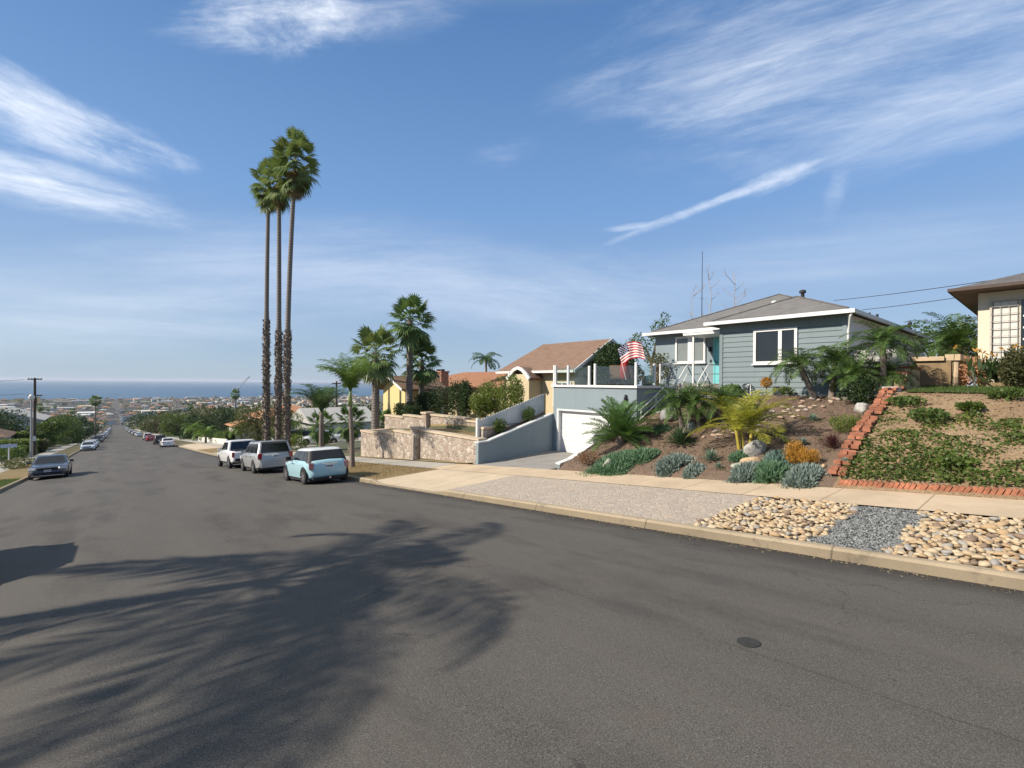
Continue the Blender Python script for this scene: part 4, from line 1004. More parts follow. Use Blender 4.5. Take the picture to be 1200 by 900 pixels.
# roofs
PITCH = .42
rm, ra, rb = hip_roof(20.85, 33.6, 4.72, 14.1, ZE+.08, PITCH, axis='X'); ro = rm.build('roof', ROOF_GREY, bh)
rm2, r2a, r2b = hip_roof(19.05, 29.0, 4.72, 9.85, ZE+.083, PITCH, axis='X'); rm2.build('roof', ROOF_GREY, bh)
hipcap = MB()
for A, B in (((20.85, 14.1, ZE+.08), ra), ((19.05, 9.85, ZE+.08), r2a), ((19.05, 4.72, ZE+.08), r2a), (ra, rb), (r2a, (23.3, 7.285, r2a[2])), ((23.42, 7.285, ZE+.08+2.565*PITCH), ra)):
    hipcap.tube([Vector(A).lerp(Vector(B), .06)+Vector((0, 0, .012)), Vector(B)+Vector((0, 0, .012))], .035, 6)
hipcap.build('ridge_cap', ROOF_DARK, ro)
gm = MB(); gutter(gm, 19.05, 21, 4.72, 9.85, ZE+.08, h=.125, sides='W'); gm.box(19.05, 33.6, 4.63, 4.716, ZE-.045, ZE+.09); gm.box(20.76, 20.846, 9.945, 14.19, ZE-.045, ZE+.092); gm.box(19.05, 20.76, 9.854, 9.94, ZE-.045, ZE+.088); gm.box(20.85, 33.6, 14.104, 14.19, ZE-.045, ZE+.09)
gm.build('gutter', WHITEP, bh)
m = MB(); m.tube([(19.05, 4.74, ZE-.05), (19.08, 4.78, ZE-.15), (19.38, 4.88, ZE-.42), (19.42, 4.92, ZE-.6), (19.42, 4.92, 1.75)], .04, 8); m.build('downspout', WHITEP, bh, smooth=True)
def vent(x, y, h, r, cap=True, name='roof_vent', mat=TRIM):
    za = ZE+.08+PITCH*min(x-20.85, y-4.72, 14.1-y) if x > 22 else ZE+.08+PITCH*min(x-19.05, y-4.72, 9.85-y)
    q = MB(); q.lathe([(r*1.5, -.1), (r*1.5, .06), (r, .08), (r, h)]+([(r*1.9, h), (r*1.7, h+.12), (r*.3, h+.16)] if cap else [(r*.6, h)]), 12, 'Z', (x, y, za)); q.build(name, mat, ro)
vent(26.6, 8.7, .42, .085); vent(23.2, 8.75, .16, .07, True, 'roof_vent', OFFWHITE); vent(26.5, 5.9, .28, .04, False); vent(25.0, 5.3, .24, .05, False); vent(30.3, 5.1, .3, .05)

# steps, landing and railings of the blue house (one staircase)
st = thing('staircase', 'concrete front steps with white tube railings climbing to the turquoise door', 'steps', (18.5, 11, 1), world=True)
STC = simple('step_concrete', (.22, .20, .19), .9, .2, 3)
m = MB(); m.box(20.05, 21.36, 9.40, 11.75, .8, ZF-.004); m.build('landing', STC, st)
m = MB(); ZM = 1.40; xb, xt, zb0 = 17.0, 19.1, .28
for i in range(6): m.box(xb+(xt-xb)*i/6, xt, 10.55, 11.75, .0, zb0+(ZM-zb0)*(i+.6)/6-.01)
m.build('step', STC, st); MB().box(19.1, 19.5, 9.6, 11.76, .6, ZM).build('landing', STC, st)
m = MB()
for i in range(4): m.box(19.5+.14*i, 20.05, 9.6, 11.74, .7, ZM+(ZF-ZM)*(i+1)/5)
m.build('step', STC, st)
def rail(y, dz=.80):
    q = MB(); z = lambda x: lerp(zb0, ZM, (x-xb)/(xt-xb))
    q.tube([(16.5, y, z(17.0)+dz-.02), (17.05, y, z(17.0)+dz), (19.1, y, z(19.1)+dz)], .027, 8); q.tube([(17.0, y, z(17.0)+dz*.5), (19.1, y, z(19.1)+dz*.5)], .022, 8)
    for x in (17.1, 18.2, 19.08): q.tube([(x, y, z(x)-.1), (x, y, z(x)+dz)], .025, 8)
    return q
rail(10.6).build('railing', WHITEP, st, smooth=True); rail(11.7).build('railing', WHITEP, st, smooth=True)
for y in (11.3, 10.3):
    q = MB(); q.tube([(19.2, y, ZM-.02), (19.2, y, ZM+.80), (19.24, y, ZM+.90), (20.05, y, ZF+.80), (20.15, y, ZF+.84), (21.3, y, ZF+.84)], .027, 8); q.tube([(19.55, y, ZM+.1), (19.55, y, ZM+.66), (20.1, y, ZF+.42), (21.3, y, ZF+.44)], .022, 8); q.build('railing', WHITEP, st, smooth=True)

# ---- garage with the roof deck
ZD, XG, XGB = 2.02, 17.05, 21.36
ga = thing('garage', 'blue stucco garage block with white door under a roof deck', 'garage', (17.05, 14.4, -1.3), world=True)
m = MB(); m.box(XG, XGB, 11.9, 12.33, -1.4, ZD); m.box(XG, XGB, 16.62, 16.9, -1.4, ZD-.001); m.box(XG, XGB, 12.33, 16.62, .92, ZD-.002); m.box(XG+.3, XGB, 12.33, 16.62, -1.4, .92); m.build('wall', BLUEW, ga)
g = MB()
for k in range(7): g.box(XG+.17, XG+.25, 12.36, 16.58, -1.24+k*.305, -1.24+k*.305+.296)
g.box(XG+.2, XG+.28, 12.34, 16.6, -1.24, .90); gd = g.build('garage_door', WHITEP, ga)
g = MB(); g.box(XG-.03, XG+.2, 16.5, 16.62, -1.3, .92); g.box(XG-.03, XG+.2, 12.33, 12.42, -1.3, .92); g.box(XG-.03, XG+.2, 12.42, 16.5, .84, .92); g.build('door_frame', WHITEP, ga)
g = MB(); g.box(XG-.09, XG+.12, 11.83, 16.97, ZD+.003, ZD+.11); g.box(XG+.12, XGB, 11.83, 11.98, ZD+.003, ZD+.108); g.build('deck_cap', WHITEP, ga)
g = MB(); g.box(XG+.12, XGB, 11.98, 16.97, ZD+.003, ZD+.06); g.build('deck_floor', simple('deck_tiles', (.30, .27, .24), .8, .15, 2), ga)
g = MB(); g.box(18.0, 18.35, 11.885, 11.9, .98, 1.14); g.build('vent_grille', TRIM, ga)
g = MB(); g.lathe([(.03, 0), (.06, .06), (.07, .22), (.02, .28)], 10, 'Z', (XG-.09, 12.42, 1.38)); g.box(XG-.12, XG, 12.39, 12.45, 1.66, 1.72); g.build('wall_lantern', TRIM, ga)
zc = ZD+.11
for (x, y, h) in ((XG+.02, 16.85, .98), (XG+.02, 15.9, .96), (XG+.02, 14.55, .90), (XG+.02, 14.2, 1.0), (XG+.02, 11.95, 1.0), (18.4, 11.92, .98)):
    MB().box(x-.05, x+.05, y-.05, y+.05, zc, zc+h).build('deck_post', WHITEP, ga)
MB().box(XG+.0, XG+.10, 16.74, 16.79, zc, zc+.98).build('deck_post', WHITEP, ga)
for (a, b) in ((14.62, 15.84), (15.96, 16.7), (12.02, 14.13)):
    p = MB().box(XG+.015, XG+.03, a+.03, b-.03, zc+.05, zc+.86).build('glass_panel', CGLASS, ga)
p = MB().box(XG+.1, 18.33, 11.915, 11.93, zc+.05, zc+.86).build('glass_panel', CGLASS, ga)
MB().box(19.0, 19.06, 12.0, 12.05, zc, zc+.95).box(19.0, 21.3, 12.0, 12.05, zc+.95, zc+1.0).build('gate_rail', WHITEP, ga)
# deck furniture
def chair(x, y, rz, name, label, col):
    t = thing(name, label, 'chair', (x, y, ZD+.06), rz)
    MB().box(-.27, .27, -.27, .27, .36, .46).build('seat', col, t)
    MB().obox((0, .27, .68), (.54, .07, .62), rx=-.16).build('backrest', col, t)
    for sx in (-1, 1):
        MB().box(sx*.31-.03, sx*.31+.03, -.26, .3, .58, .63).build('armrest', TRIM, t)
        for sy in (-1, 1): MB().box(sx*.27-.02, sx*.27+.02, sy*.25-.02, sy*.25+.02, 0, .6 if sy < 0 else .4).build('leg', TRIM, t)
WICK = simple('brown_wicker', (.20, .12, .07), .8, .3, 14)
chair(17.75, 13.55, R(-50), 'patio_chair', 'brown wicker patio chair behind the deck glass left of the red umbrella', WICK)
chair(17.8, 12.4, R(40), 'patio_chair', 'dark brown chair on the deck beside the corner post', simple('dark_wicker', (.10, .055, .04), .8, .3, 14))
tb = thing('patio_table', 'low round patio table on the roof deck', 'table', (18.9, 14.3, ZD+.06))
MB().lathe([(.45, .50), (.45, .53), (.02, .535)], 20).build('tabletop', TRIM, tb); MB().tube([(0, 0, 0), (0, 0, .5)], .035, 8).build('leg', TRIM, tb)
um = thing('patio_umbrella', 'closed red patio umbrella standing on the deck under the flag', 'umbrella', (17.62, 12.95, ZD+.06))
u = MB(); n = 14; rings = []
for z, r in ((.32, .12), (.45, .17), (.9, .16), (1.35, .11), (1.62, .05), (1.68, .015)):
    rings.append([(r*(1+.22*(k % 2))*math.cos(2*math.pi*k/n), r*(1+.22*(k % 2))*math.sin(2*math.pi*k/n), z) for k in range(n)])
u.loft(rings); u.build('canopy', simple('red_canvas', (.36, .035, .03), .85, .2, 4), um, smooth=True); MB().tube([(0, 0, 0), (0, 0, 1.75)], .02, 8).build('pole', TRIM, um); MB().lathe([(.22, 0), (.22, .05), (.04, .08)], 16).build('base', TRIM, um)
# the flag, flying from a leaning pole
fl = thing('flag', 'stars and stripes flag blowing from a leaning pole on the deck', 'flag', (17.12, 12.5, ZD+.9), world=True)
P0 = Vector((17.12, 12.5, ZD+.35)); PT = Vector((17.0, 12.85, ZD+1.72)); MB().tube([P0, PT], .014, 8).build('pole', WHITEP, fl)
FR = simple('flag_red', (.42, .02, .03), .8, .08, 3); FW = simple('flag_white', (.78, .76, .74), .8, .05, 3); FB = simple('flag_blue', (.018, .022, .09), .8, .08, 3)
fm_ = MB(); nr, nc = 13, 26; ax = (P0-PT).normalized(); fly = Vector((.18, -.96, .18)).normalized(); outv = ax.cross(fly).normalized()
def fpt(i, j):   # i down the hoist (0..13), j along the fly (0..26)
    u, v_ = j/nc, i/nr
    w_ = .13*math.sin(u*8.5+v_*1.2)*u**.6+.05*math.sin(u*17+v_*3)
    return PT+ax*(.74*v_*(1-.12*u))+fly*(1.12*u)+outv*w_+Vector((0, 0, .20*math.sin(u*3.1)-.10*u*v_))
for i in range(nr):
    for j in range(nc):
        fm_.mi = 2 if (i < 7 and j < 10) else (0 if i % 2 == 0 else 1)
        fm_.quad(fpt(i, j), fpt(i, j+1), fpt(i+1, j+1), fpt(i+1, j))
cl = fm_.build('cloth', [FR, FW, FB], fl, smooth=True)
sm_ = MB()
for i in range(6):
    for j in range(5 if i % 2 == 0 else 4):
        a = .8+i*1.08; b = 1.0+(j if i % 2 == 0 else j+.5)*2.0
        for off in (.006, -.006):
            c = fpt(a, b)+outv*off; pts = []
            for k in range(10):
                rr = .030 if k % 2 == 0 else .012; an = 2*math.pi*k/10
                pts.append(c+fly*rr*math.cos(an)+ax*rr*math.sin(an))
            sm_.poly(pts)
sm_.build('canton_stars', FW, cl)

# ---- driveway walls
YWL = 16.9
rw = thing('retaining_wall', 'low blue stucco wall with white cap rising along the left of the driveway', 'wall', (14.8, 17, -1), world=True)
zw = lambda x: lerp(-.48, .62, max(0, min(1, (x-12.9)/(16.9-12.9))))
m = MB(); m.loft([[(12.35, YWL, -1.6), (12.35, YWL+.2, -1.6), (12.35, YWL+.2, -.50), (12.35, YWL, -.50)], [(12.9, YWL, -1.6), (12.9, YWL+.2, -1.6), (12.9, YWL+.2, -.48), (12.9, YWL, -.48)], [(17.04, YWL, -1.6), (17.04, YWL+.2, -1.6), (17.04, YWL+.2, .62), (17.04, YWL, .62)]]); m.build('wall', BLUEW, rw)
m = MB(); m.loft([[(x, YWL-.03, z+.003), (x, YWL+.23, z+.003), (x, YWL+.23, z+.06), (x, YWL-.03, z+.06)] for x, z in ((12.33, -.5), (12.9, -.48), (17.03, .62))]); m.build('wall_cap', OFFWHITE, rw)
rw2 = thing('retaining_wall', 'sloping white capped wall on the garden side of the driveway', 'wall', (14.8, 12.2, -1), world=True)
m = MB(); m.loft([[(x, 12.12, -1.7), (x, 12.3, -1.7), (x, 12.3, z), (x, 12.12, z)] for x, z in ((12.6, -.82), (13.2, -.72), (17.04, .72))]); m.build('wall', BLUEW, rw2)
m = MB(); m.loft([[(x, 12.09, z+.003), (x, 12.33, z+.003), (x, 12.33, z+.055), (x, 12.09, z+.055)] for x, z in ((12.58, -.82), (13.2, -.72), (17.03, .72))]); m.build('wall_cap', WHITEP, rw2)
pb = thing('planting_strip', 'narrow strip of brown soil between the driveway wall and white picket fence', 'flower bed', (15, 17.3, 0), world=True)
m = MB(); m.loft([[(x, 17.1, -1.6), (x, 17.62, -1.6), (x, 17.62, z+.08), (x, 17.1, z-.06)] for x, z in ((12.9, -.5), (17.04, .58))]); m.build('soil', M['mulch'], pb)
pf = thing('picket_fence', 'white picket fence climbing the bank above the driveway wall', 'fence', (15, 17.7, 0), world=True)
m = MB(); x = 12.95
while x < 17.0:
    z = lerp(-.45, .72, (x-12.95)/4.05); m.box(x, x+.135, 17.66, 17.69, z-.02, z+.92); x += .150
m.build('picket', OFFWHITE, pf)
m = MB()
for dz in (.22, .72): m.loft([[(x, 17.69, z+dz), (x, 17.74, z+dz), (x, 17.74, z+dz+.08), (x, 17.69, z+dz+.08)] for x, z in ((12.95, -.45), (17, .72))])
m.build('fence_rail', OFFWHITE, pf)
MB().box(12.82, 12.94, 17.63, 17.76, -1.0, .55).build('fence_post', OFFWHITE, pf)

# ---- the two tiers of fieldstone wall
def stonewall(label, segs, zb, th=.35, piers=()):
    """segs: runs of (x0, y0, x1, y1, ztop); each run keeps a level cap"""
    t = thing('stone_wall', label, 'wall', (segs[0][0], segs[0][1], zb), world=True)
    for (x0, y0, x1, y1, z) in segs:
        d = Vector((x1-x0, y1-y0, 0)); n = Vector((d.y, -d.x, 0)).normalized()*th
        if n.x < 0: n = -n
        A, B = Vector((x0, y0, 0)), Vector((x1, y1, 0))
        up = lambda p, zz: (p.x, p.y, zz)
        m = MB(); m.loft([[up(A, zb-(1.2)), up(A+n, zb-1.2), up(B+n, zb-1.2), up(B, zb-1.2)], [up(A, z-.07), up(A+n, z-.07), up(B+n, z-.07), up(B, z-.07)]])
        m.build('wall', STONE, t)
        e = n.normalized()*.06; dd = d.normalized()*.02
        m = MB(); m.loft([[up(A-e-dd, z-.067), up(A+n+e-dd, z-.067), up(B+n+e+dd, z-.067), up(B-e+dd, z-.067)], [up(A-e-dd, z+.03), up(A+n+e-dd, z+.03), up(B+n+e+dd, z+.03), up(B-e+dd, z+.03)]])
        m.build('wall_cap', CAPM, t)
    for (x, y, z, s) in piers:
        MB().box(x-s, x+s, y-s, y+s, zb-1.2, z-.06).build('pier', STONE, t); MB().box(x-s-.06, x+s+.06, y-s-.06, y+s+.06, z-.057, z+.05).build('pier_cap', CAPM, t)
    return t
stonewall('lower tier of the pinkish fieldstone wall beside the sidewalk', [(12.55, 17.12, 12.55, 22.6, -.36), (12.45, 23.0, 12.45, 25.4, -.62), (12.45, 25.42, 12.45, 27.6, -.82), (12.45, 27.62, 12.45, 30.2, -1.02), (12.45, 30.2, 15.5, 30.6, -1.06)], -2.4, piers=[(12.55, 22.8, -.28, .26)])
stonewall('upper tier of the pinkish fieldstone wall set back on the bank', [(14.6, 18.2, 14.6, 21.2, .14), (14.6, 21.22, 14.6, 25.0, .25), (14.5, 25.5, 14.5, 28.2, .05), (14.5, 28.22, 14.5, 31.0, -.12), (12.98, 17.78, 14.6, 17.9, .12)], -1.0, piers=[(14.6, 25.25, .33, .26)])

# ---- tan house behind the hedges
th = thing('house', 'tan and sage house with a wide brown shingle gable roof behind the deck', 'house', (21, 22, 0), world=True)
xe, xr, xk, ya, yb, ze, zr = 21.0, 24.6, 28.2, 19.1, 26.7, 3.0, 5.12
m = MB(); m.box(xe+.6, xk-.6, ya+.5, yb-.5, -.6, ze-.05); m.build('wall', TANW, th)
m = MB(); m.poly([(xe+.6, ya+.47, -.5), (xk-.6, ya+.47, -.5), (xk-.6, ya+.47, ze+.1), (xr, ya+.47, zr-.3), (xe+.6, ya+.47, ze+.1)]); m.build('gable_wall', GREENISH, th)
m = MB()
for s, (a, b) in ((0, (xe, xr)), (1, (xk, xr))):
    sx = -1 if s == 0 else 1; q = 0.5
    m.loft([[(a, ya, ze), (b, ya, zr), (b, ya, zr-.12), (a, ya, ze-.12)], [(a, yb-.1, ze), (b, yb-(1.2 if 1 else 0), zr), (b, yb-1.2, zr-.12), (a, yb-.1, ze-.12)]])
m.poly([(xe, yb-.1, ze), (xr, yb-1.2, zr), (xk, yb-.1, ze)])
rf_ = m.build('roof', ROOF_BROWN, th)
m = MB()
for a in (xe, xk): m.loft([[(a, ya-.06, ze-.16), (a, ya-.004, ze-.16), (a, ya-.004, ze+.04), (a, ya-.06, ze+.04)], [(xr, ya-.06, zr-.16), (xr, ya-.004, zr-.16), (xr, ya-.004, zr+.04), (xr, ya-.06, zr+.04)]])
m.box(xe-.08, xe-.004, ya, yb-.1, ze-.14, ze+.01); m.build('fascia', WHITEP, th)
# small arched entry gable
m = MB(); yc, w2 = 23.5, 1.2
arch = [(-w2, 2.55), (-w2*.75, 2.85), (-w2*.35, 3.18), (0, 3.3), (w2*.35, 3.18), (w2*.75, 2.85), (w2, 2.55)]
m.loft([[(20.3, yc+a, z) for a, z in arch]+[(20.3, yc+a*.86, z-.2) for a, z in arch[::-1]], [(20.42, yc+a, z) for a, z in arch]+[(20.42, yc+a*.86, z-.2) for a, z in arch[::-1]]]); m.build('entry_gable', WHITEP, th)
m = MB(); m.loft([[(20.425, yc+a, z-.01) for a, z in arch]+[(20.425, yc+a*.9, z-.16) for a, z in arch[::-1]], [(22.6, yc+a, z-.01) for a, z in arch]+[(22.6, yc+a*.9, z-.16) for a, z in arch[::-1]]]); m.build('entry_roof', ROOF_BROWN, th)
MB().box(20.5, 21.55, yc-.95, yc+.95, -.5, 2.78).build('entry_wall', TANW, th)
window(th, xe+.6, 19.9, 21.3, .9, 2.2, [(.5, .08)], .08)
window(th, ya+.47, 22.7, 23.5, 1.2, 2.2, [], .07, axis='Y')
# ---- yellow house
yh = thing('house', 'yellow stucco house with low brown roof between the fan palms', 'house', (17, 36, 0), world=True)
ya_, yb_, yz, yr, ym_ = 33.9, 37.9, 1.75, 2.65, 35.9
MB().box(17.6, 20.9, ya_, yb_, -2.6, yz).build('wall', YELLOWW, yh)
MB().poly([(17.57, ya_, -2.6), (17.57, yb_, -2.6), (17.57, yb_, yz), (17.57, ym_, yr-.08), (17.57, ya_, yz)]).build('gable_wall', YELLOWW, yh)
m = MB()
for a in (ya_-.6, yb_+.6): m.loft([[(17.0, a, yz-.12), (17.0, ym_, yr+.06), (17.0, ym_, yr-.06), (17.0, a, yz-.24)], [(21.3, a, yz-.12), (21.3, ym_, yr+.06), (21.3, ym_, yr-.06), (21.3, a, yz-.24)]])
m.build('roof', ROOF_BROWN, yh)
m = MB()
for a in (ya_-.6, yb_+.6): m.loft([[(16.94, a, yz-.28), (16.995, a, yz-.28), (16.995, a, yz-.08), (16.94, a, yz-.08)], [(16.94, ym_, yr-.10), (16.995, ym_, yr-.10), (16.995, ym_, yr+.10), (16.94, ym_, yr+.10)]])
m.build('fascia', WHITEP, yh)
window(yh, ya_, 19.2, 20.4, .3, 1.4, [(.5, .06)], .08, axis='Y'); MB().box(20.6, 20.75, ya_-.55, ya_-.4, -1, yz-.2).build('porch_post', WHITEP, yh)
# ---- orange-brown roof with brick chimney behind the hedge
ob = thing('house', 'low house with orange brown roof and brick chimney behind the dark hedge', 'house', (24, 33, 0), world=True)
MB().box(25.2, 34, 28.6, 43.0, -1.5, 1.85).build('wall', TANW, ob)
rmo, _a, _b = hip_roof(24.5, 34.7, 28.0, 48.5, 1.8, .3); rfo = rmo.build('roof', shingle('rust_shingles', (.33, .15, .08), (.42, .21, .12), (.36, .2, .13)), ob)
m = MB(); m.box(22.9, 23.7, 37.2, 38.6, -1, 3.12); m.box(22.83, 23.77, 37.13, 38.67, 3.123, 3.24); ch = m.build('chimney', BRICKR, ob)
MB().box(23.1, 23.4, 37.4, 37.7, 3.24, 3.42).box(23.1, 23.4, 38.1, 38.4, 3.24, 3.42).build('chimney_pot', TRIM, ch)
# ---- pale-roofed house down the hill, orange-tiled house
gh_ = thing('house', 'small white house with pale grey roof behind the slim palms', 'house', (19, 64, -5), world=True)
MB().box(19.0, 27, 60.6, 69, -7.5, -3.1).build('wall', wallmat('pale_wall', (.6, .6, .57)), gh_)
m = MB(); m.loft([[(18.4, 60.2, -3.1), (18.4, 65, -1.35), (18.4, 69.6, -3.1)], [(27.5, 60.2, -3.1), (27.5, 65, -1.35), (27.5, 69.6, -3.1)]]); m.build('roof', ROOF_PALE, gh_)
m = MB(); m.poly([(18.99, 60.6, -6), (18.99, 69, -6), (18.99, 69, -3.1), (18.99, 65, -1.6), (18.99, 60.6, -3.1)]); m.build('gable_wall', wallmat('greengrey_wall', (.33, .34, .29)), gh_)
window(gh_, 18.99, 63.4, 64.8, -5.2, -3.9, [(.5, .08)], .1)
oh = thing('house', 'white house with orange tile roof above a clipped hedge', 'house', (21, 97, -8), world=True)
MB().box(20.3, 32, 90, 106, -11, -4.6).build('wall', wallmat('oh_wall', (.62, .60, .57)), oh)
rm3, _a, _b = hip_roof(19.6, 32.7, 89.3, 106.7, -4.6, .34); rm3.build('roof', ROOF_ORANGE, oh)
rm4, _a, _b = hip_roof(15.5, 22, 94.0, 101, -5.9, .34); rm4.build('roof', ROOF_ORANGE, oh)
MB().box(16.2, 21, 94.6, 100.4, -11, -5.95).build('wing_wall', wallmat('oh_wing', (.55, .50, .44)), oh)
window(oh, 20.3, 91.2, 93.0, -8.2, -6.6, [(.5, .1)], .1); window(oh, 16.2, 96, 98, -8.6, -7.2, [(.5, .1)], .1)
# ---- cream house on the right
ch_ = thing('house', 'cream stucco house with brown eaves and grey hip roof on the upper lawn', 'house', (21.5, -3, 2.1), world=True)
XC, YC, ZC = 21.5, 1.9, 5.25
MB().box(XC, 32, -12, YC, 1.8, ZC).build('wall', CREAMW, ch_)
rm5, _a, _b = hip_roof(20.75, 33, -13, 2.5, ZC+.12, .33); r5 = rm5.build('roof', ROOF_DARK, ch_)
m = MB(); gutter(m, 20.75, 33, -13, 2.5, ZC+.12, .09, .05); m.build('fascia', FASCIA_BROWN, ch_)
MB().box(20.76, XC-.003, -12.99, 2.49, ZC+.02, ZC+.07).box(XC-.003, 32.9, YC+.003, 2.49, ZC+.02, ZC+.069).build('soffit', SOFFIT, ch_)
gw = window(ch_, XC, -1.4, 1.56, 3.1, 4.93, [(.40, .05), (.80, .05)], .07, frame=simple('putty_frame', (.50, .47, .40), .6, .08, 3))
# pale curtain behind the left third and ornamental screen
MB().box(XC-.046, XC-.036, 1.02, 1.54, 3.12, 4.91).build('curtain', simple('pale_curtain', (.62, .60, .55), .8, .08, 4), gw)
sc = MB()
for k in range(8): sc.box(XC-.12, XC-.10, .98, 1.6, 3.1+k*.235, 3.114+k*.235)
for k in range(4): sc.box(XC-.12, XC-.10, 1.0+k*.19, 1.012+k*.19, 3.05, 4.93)
sc.build('trellis_screen', simple('trellis_wire', (.33, .32, .28), .6, .1, 6), gw)
bl = MB()
for k in range(4): bl.box(XC-.046, XC-.036, -.2, .9, 3.3+k*.36, 3.36+k*.36)
bl.build('blind_slats', WHITEP, gw)
# ---- fences between the two lots
wf = thing('board_fence', 'white board fence between the palms beside the blue house', 'fence', (19.6, 4, 2), world=True)
m = MB(); y = 3.72
for k in range(8): m.box(19.62, 19.65, 3.62+k*.152, 3.62+k*.152+.14, 1.6, 3.42)
for k in range(20): m.box(19.66+k*.152, 19.66+k*.152+.14, 3.58, 3.61, 1.7, 3.42)
m.build('board', WHITEP, wf); MB().box(19.66, 19.70, 3.62, 4.8, 2.0, 2.1).box(19.66, 19.7, 3.62, 4.8, 3.1, 3.2).build('fence_rail', OFFWHITE, wf)
MB().box(19.5, 19.61, 3.5, 3.61, 1.5, 3.5).build('fence_post', WHITEP, wf)
tf = thing('timber_fence', 'brown timber side gate under a tan stucco cap beside the cream house', 'fence', (21, 2.7, 2.1), world=True)
m = MB()
for k in range(7): m.box(21.2+k*.42, 21.2+k*.42+.4, 2.42, 2.46, 1.9, 3.05)
m.build('board', TIMBER, tf)
m = MB(); m.box(20.95, 24.6, 2.25, 2.62, 3.06, 3.26); m.build('fence_cap', CANVASM, tf)
MB().box(20.95, 21.15, 2.47, 3.42, 1.9, 3.05).build('stub_wall', TIMBER, tf); MB().box(20.85, 21.2, 2.63, 3.46, 3.06, 3.20).build('stub_cap', CANVASM, tf)
MB().tube([(20.86, 2.35, 2.05), (20.88, 2.34, 3.0)], .08, 8).build('fence_post', CANVASM, tf)
sw_ = thing('brick_topped_wall', 'stepped tan wall end with red brick coping climbing from the slope', 'wall', (19, 3.3, 2), world=True)
m = MB(); cp = MB()
for k, (x0, x1, z) in enumerate(((18.05, 18.4, 2.12), (18.4, 18.75, 2.34), (18.75, 19.15, 2.58), (19.15, 20.8, 2.76))):
    m.box(x0, x1, 3.22, 3.46, 1.2, z)
    n = max(1, int((x1-x0)/.115))
    for i in range(n): cp.obox((x0+(i+.5)*(x1-x0)/n, 3.34, z+.042), (.10, .34, .07), rz=RNG.uniform(-.06, .06), rx=RNG.uniform(-.03, .03))
m.build('wall', TANW, sw_); cp.build('brick_coping', LOOSEBRICK, sw_)
wb_ = thing('wall_block', 'small white block at the foot of the brick topped wall', 'block', (17.75, 3.5, 1.9), world=True)
MB().box(17.55, 17.95, 3.22, 3.56, 1.2, 2.14).build('body', WHITEP, wb_); MB().box(17.53, 17.97, 3.20, 3.58, 2.143, 2.18).build('cap', OFFWHITE, wb_)
# brick edging along the walk and stepping up the slope
be = thing('brick_edging', 'row of leaning red bricks edging the ivy slope along the sidewalk', 'brick edging', (12.35, 1.7, 0), world=True)
m = MB(); y = 3.25
while y > .12:
    m.obox((12.33+RNG.uniform(-.015, .015), y, walkZ(XW1, y)+.07), (.10, .065, .24), rx=.45+RNG.uniform(-.08, .08), rz=RNG.uniform(-.05, .05)); y -= .088
m.build('brick', LOOSEBRICK, be)
bs = thing('brick_border', 'stepped red brick border climbing between mulch garden and ivy slope', 'brick border', (15, 3.3, 1), world=True)
m = MB(); x = 12.55
while x < 17.5:
    lift = .05*((x*2.2) % 1)
    for j in range(2):
        if RNG.random() < .12: continue
        m.obox((x, 3.27+j*.165+RNG.uniform(-.02, .02), lotZ(x, 3.35)+.07+lift), (.18, .15, .075), rz=RNG.uniform(-.3, .3), ry=-.12+RNG.uniform(-.08, .08))
    x += .205
m.build('brick', LOOSEBRICK, bs)
pl_ = thing('lawn_edging', 'flat timber board edging along the planting bed of the cream house', 'edging', (20.4, 0, 2.2), world=True)
MB().box(20.3, 20.4, -6, 1.6, upperZ(20.3, 0)-.1, upperZ(20.3, 0)+.16).build('board', TIMBER, pl_)
# ------------------------------------------------------------------ planting near by
pot = MB(); pot.lathe([(.16, 0), (.23, .25), (.25, .5), (.22, .5), (.2, .44), (.02, .43)], 18, 'Z', (0, 0, 0)); po = pot.build('planter', simple('teal_glaze', (.03, .12, .13), .25, .1, 4, coat=.5), None, smooth=True, sharp=40)
po.location = (18.75, 12.5, ZD+.06); tag(po, 'dark teal pot on the deck by the blue house wall', 'planter')
def g(px, py):
    p = hit(px, py)
    if p.x > 18.9 and p.y > 3.4: x = 18.8; y = YatX(px, x); return x, y, lotZ(x, y)
    return p.x, p.y, p.z
# tall fan palms in the verge
fan_palm('fan_palm', 'tall fan palm with the leftmost trunk of the group of three', 9.0, 40.0, H(9.0, 40.0), 21.6, .19, .125, 1.12, 54, LF_FAND, 'three tall fan palms', 11, (.1, .5), shag=10.9, skirt=30, tall=1.4, bow=-.1, low=-1.25)
fan_palm('fan_palm', 'tall fan palm with the middle trunk of the group of three', 9.25, 37.9, H(9.25, 37.9), 21.1, .19, .13, 1.10, 54, LF_FAND, 'three tall fan palms', 12, (.0, .2), shag=9.8, skirt=30, tall=1.4, bow=.05, low=-1.25)
fan_palm('fan_palm', 'tallest fan palm with the curving rightmost trunk of the group of three', 9.45, 36.2, H(9.45, 36.2), 21.5, .195, .13, 1.36, 66, LF_FAND, 'three tall fan palms', 13, (.35, -.35), shag=9.4, skirt=30, tall=1.5, bow=-.22, low=-1.25)
fan_palm('fan_palm', 'fan palm with thick grey trunk and full crown behind the slim kerbside palms', 14.2, 31.9, H(14.2, 31.9)-.3, 7.4, .30, .24, 1.55, 46, LF_FAND, None, 14, (-.15, -.35), skirt=16, low=-1.3)
fan_palm('fan_palm', 'tall single fan palm rising in front of the yellow house', 17.0, 32.2, H(17, 32.2), 9.7, .30, .22, 1.5, 46, LF_FAN, None, 15, (.1, .1), skirt=12, low=-1.15)
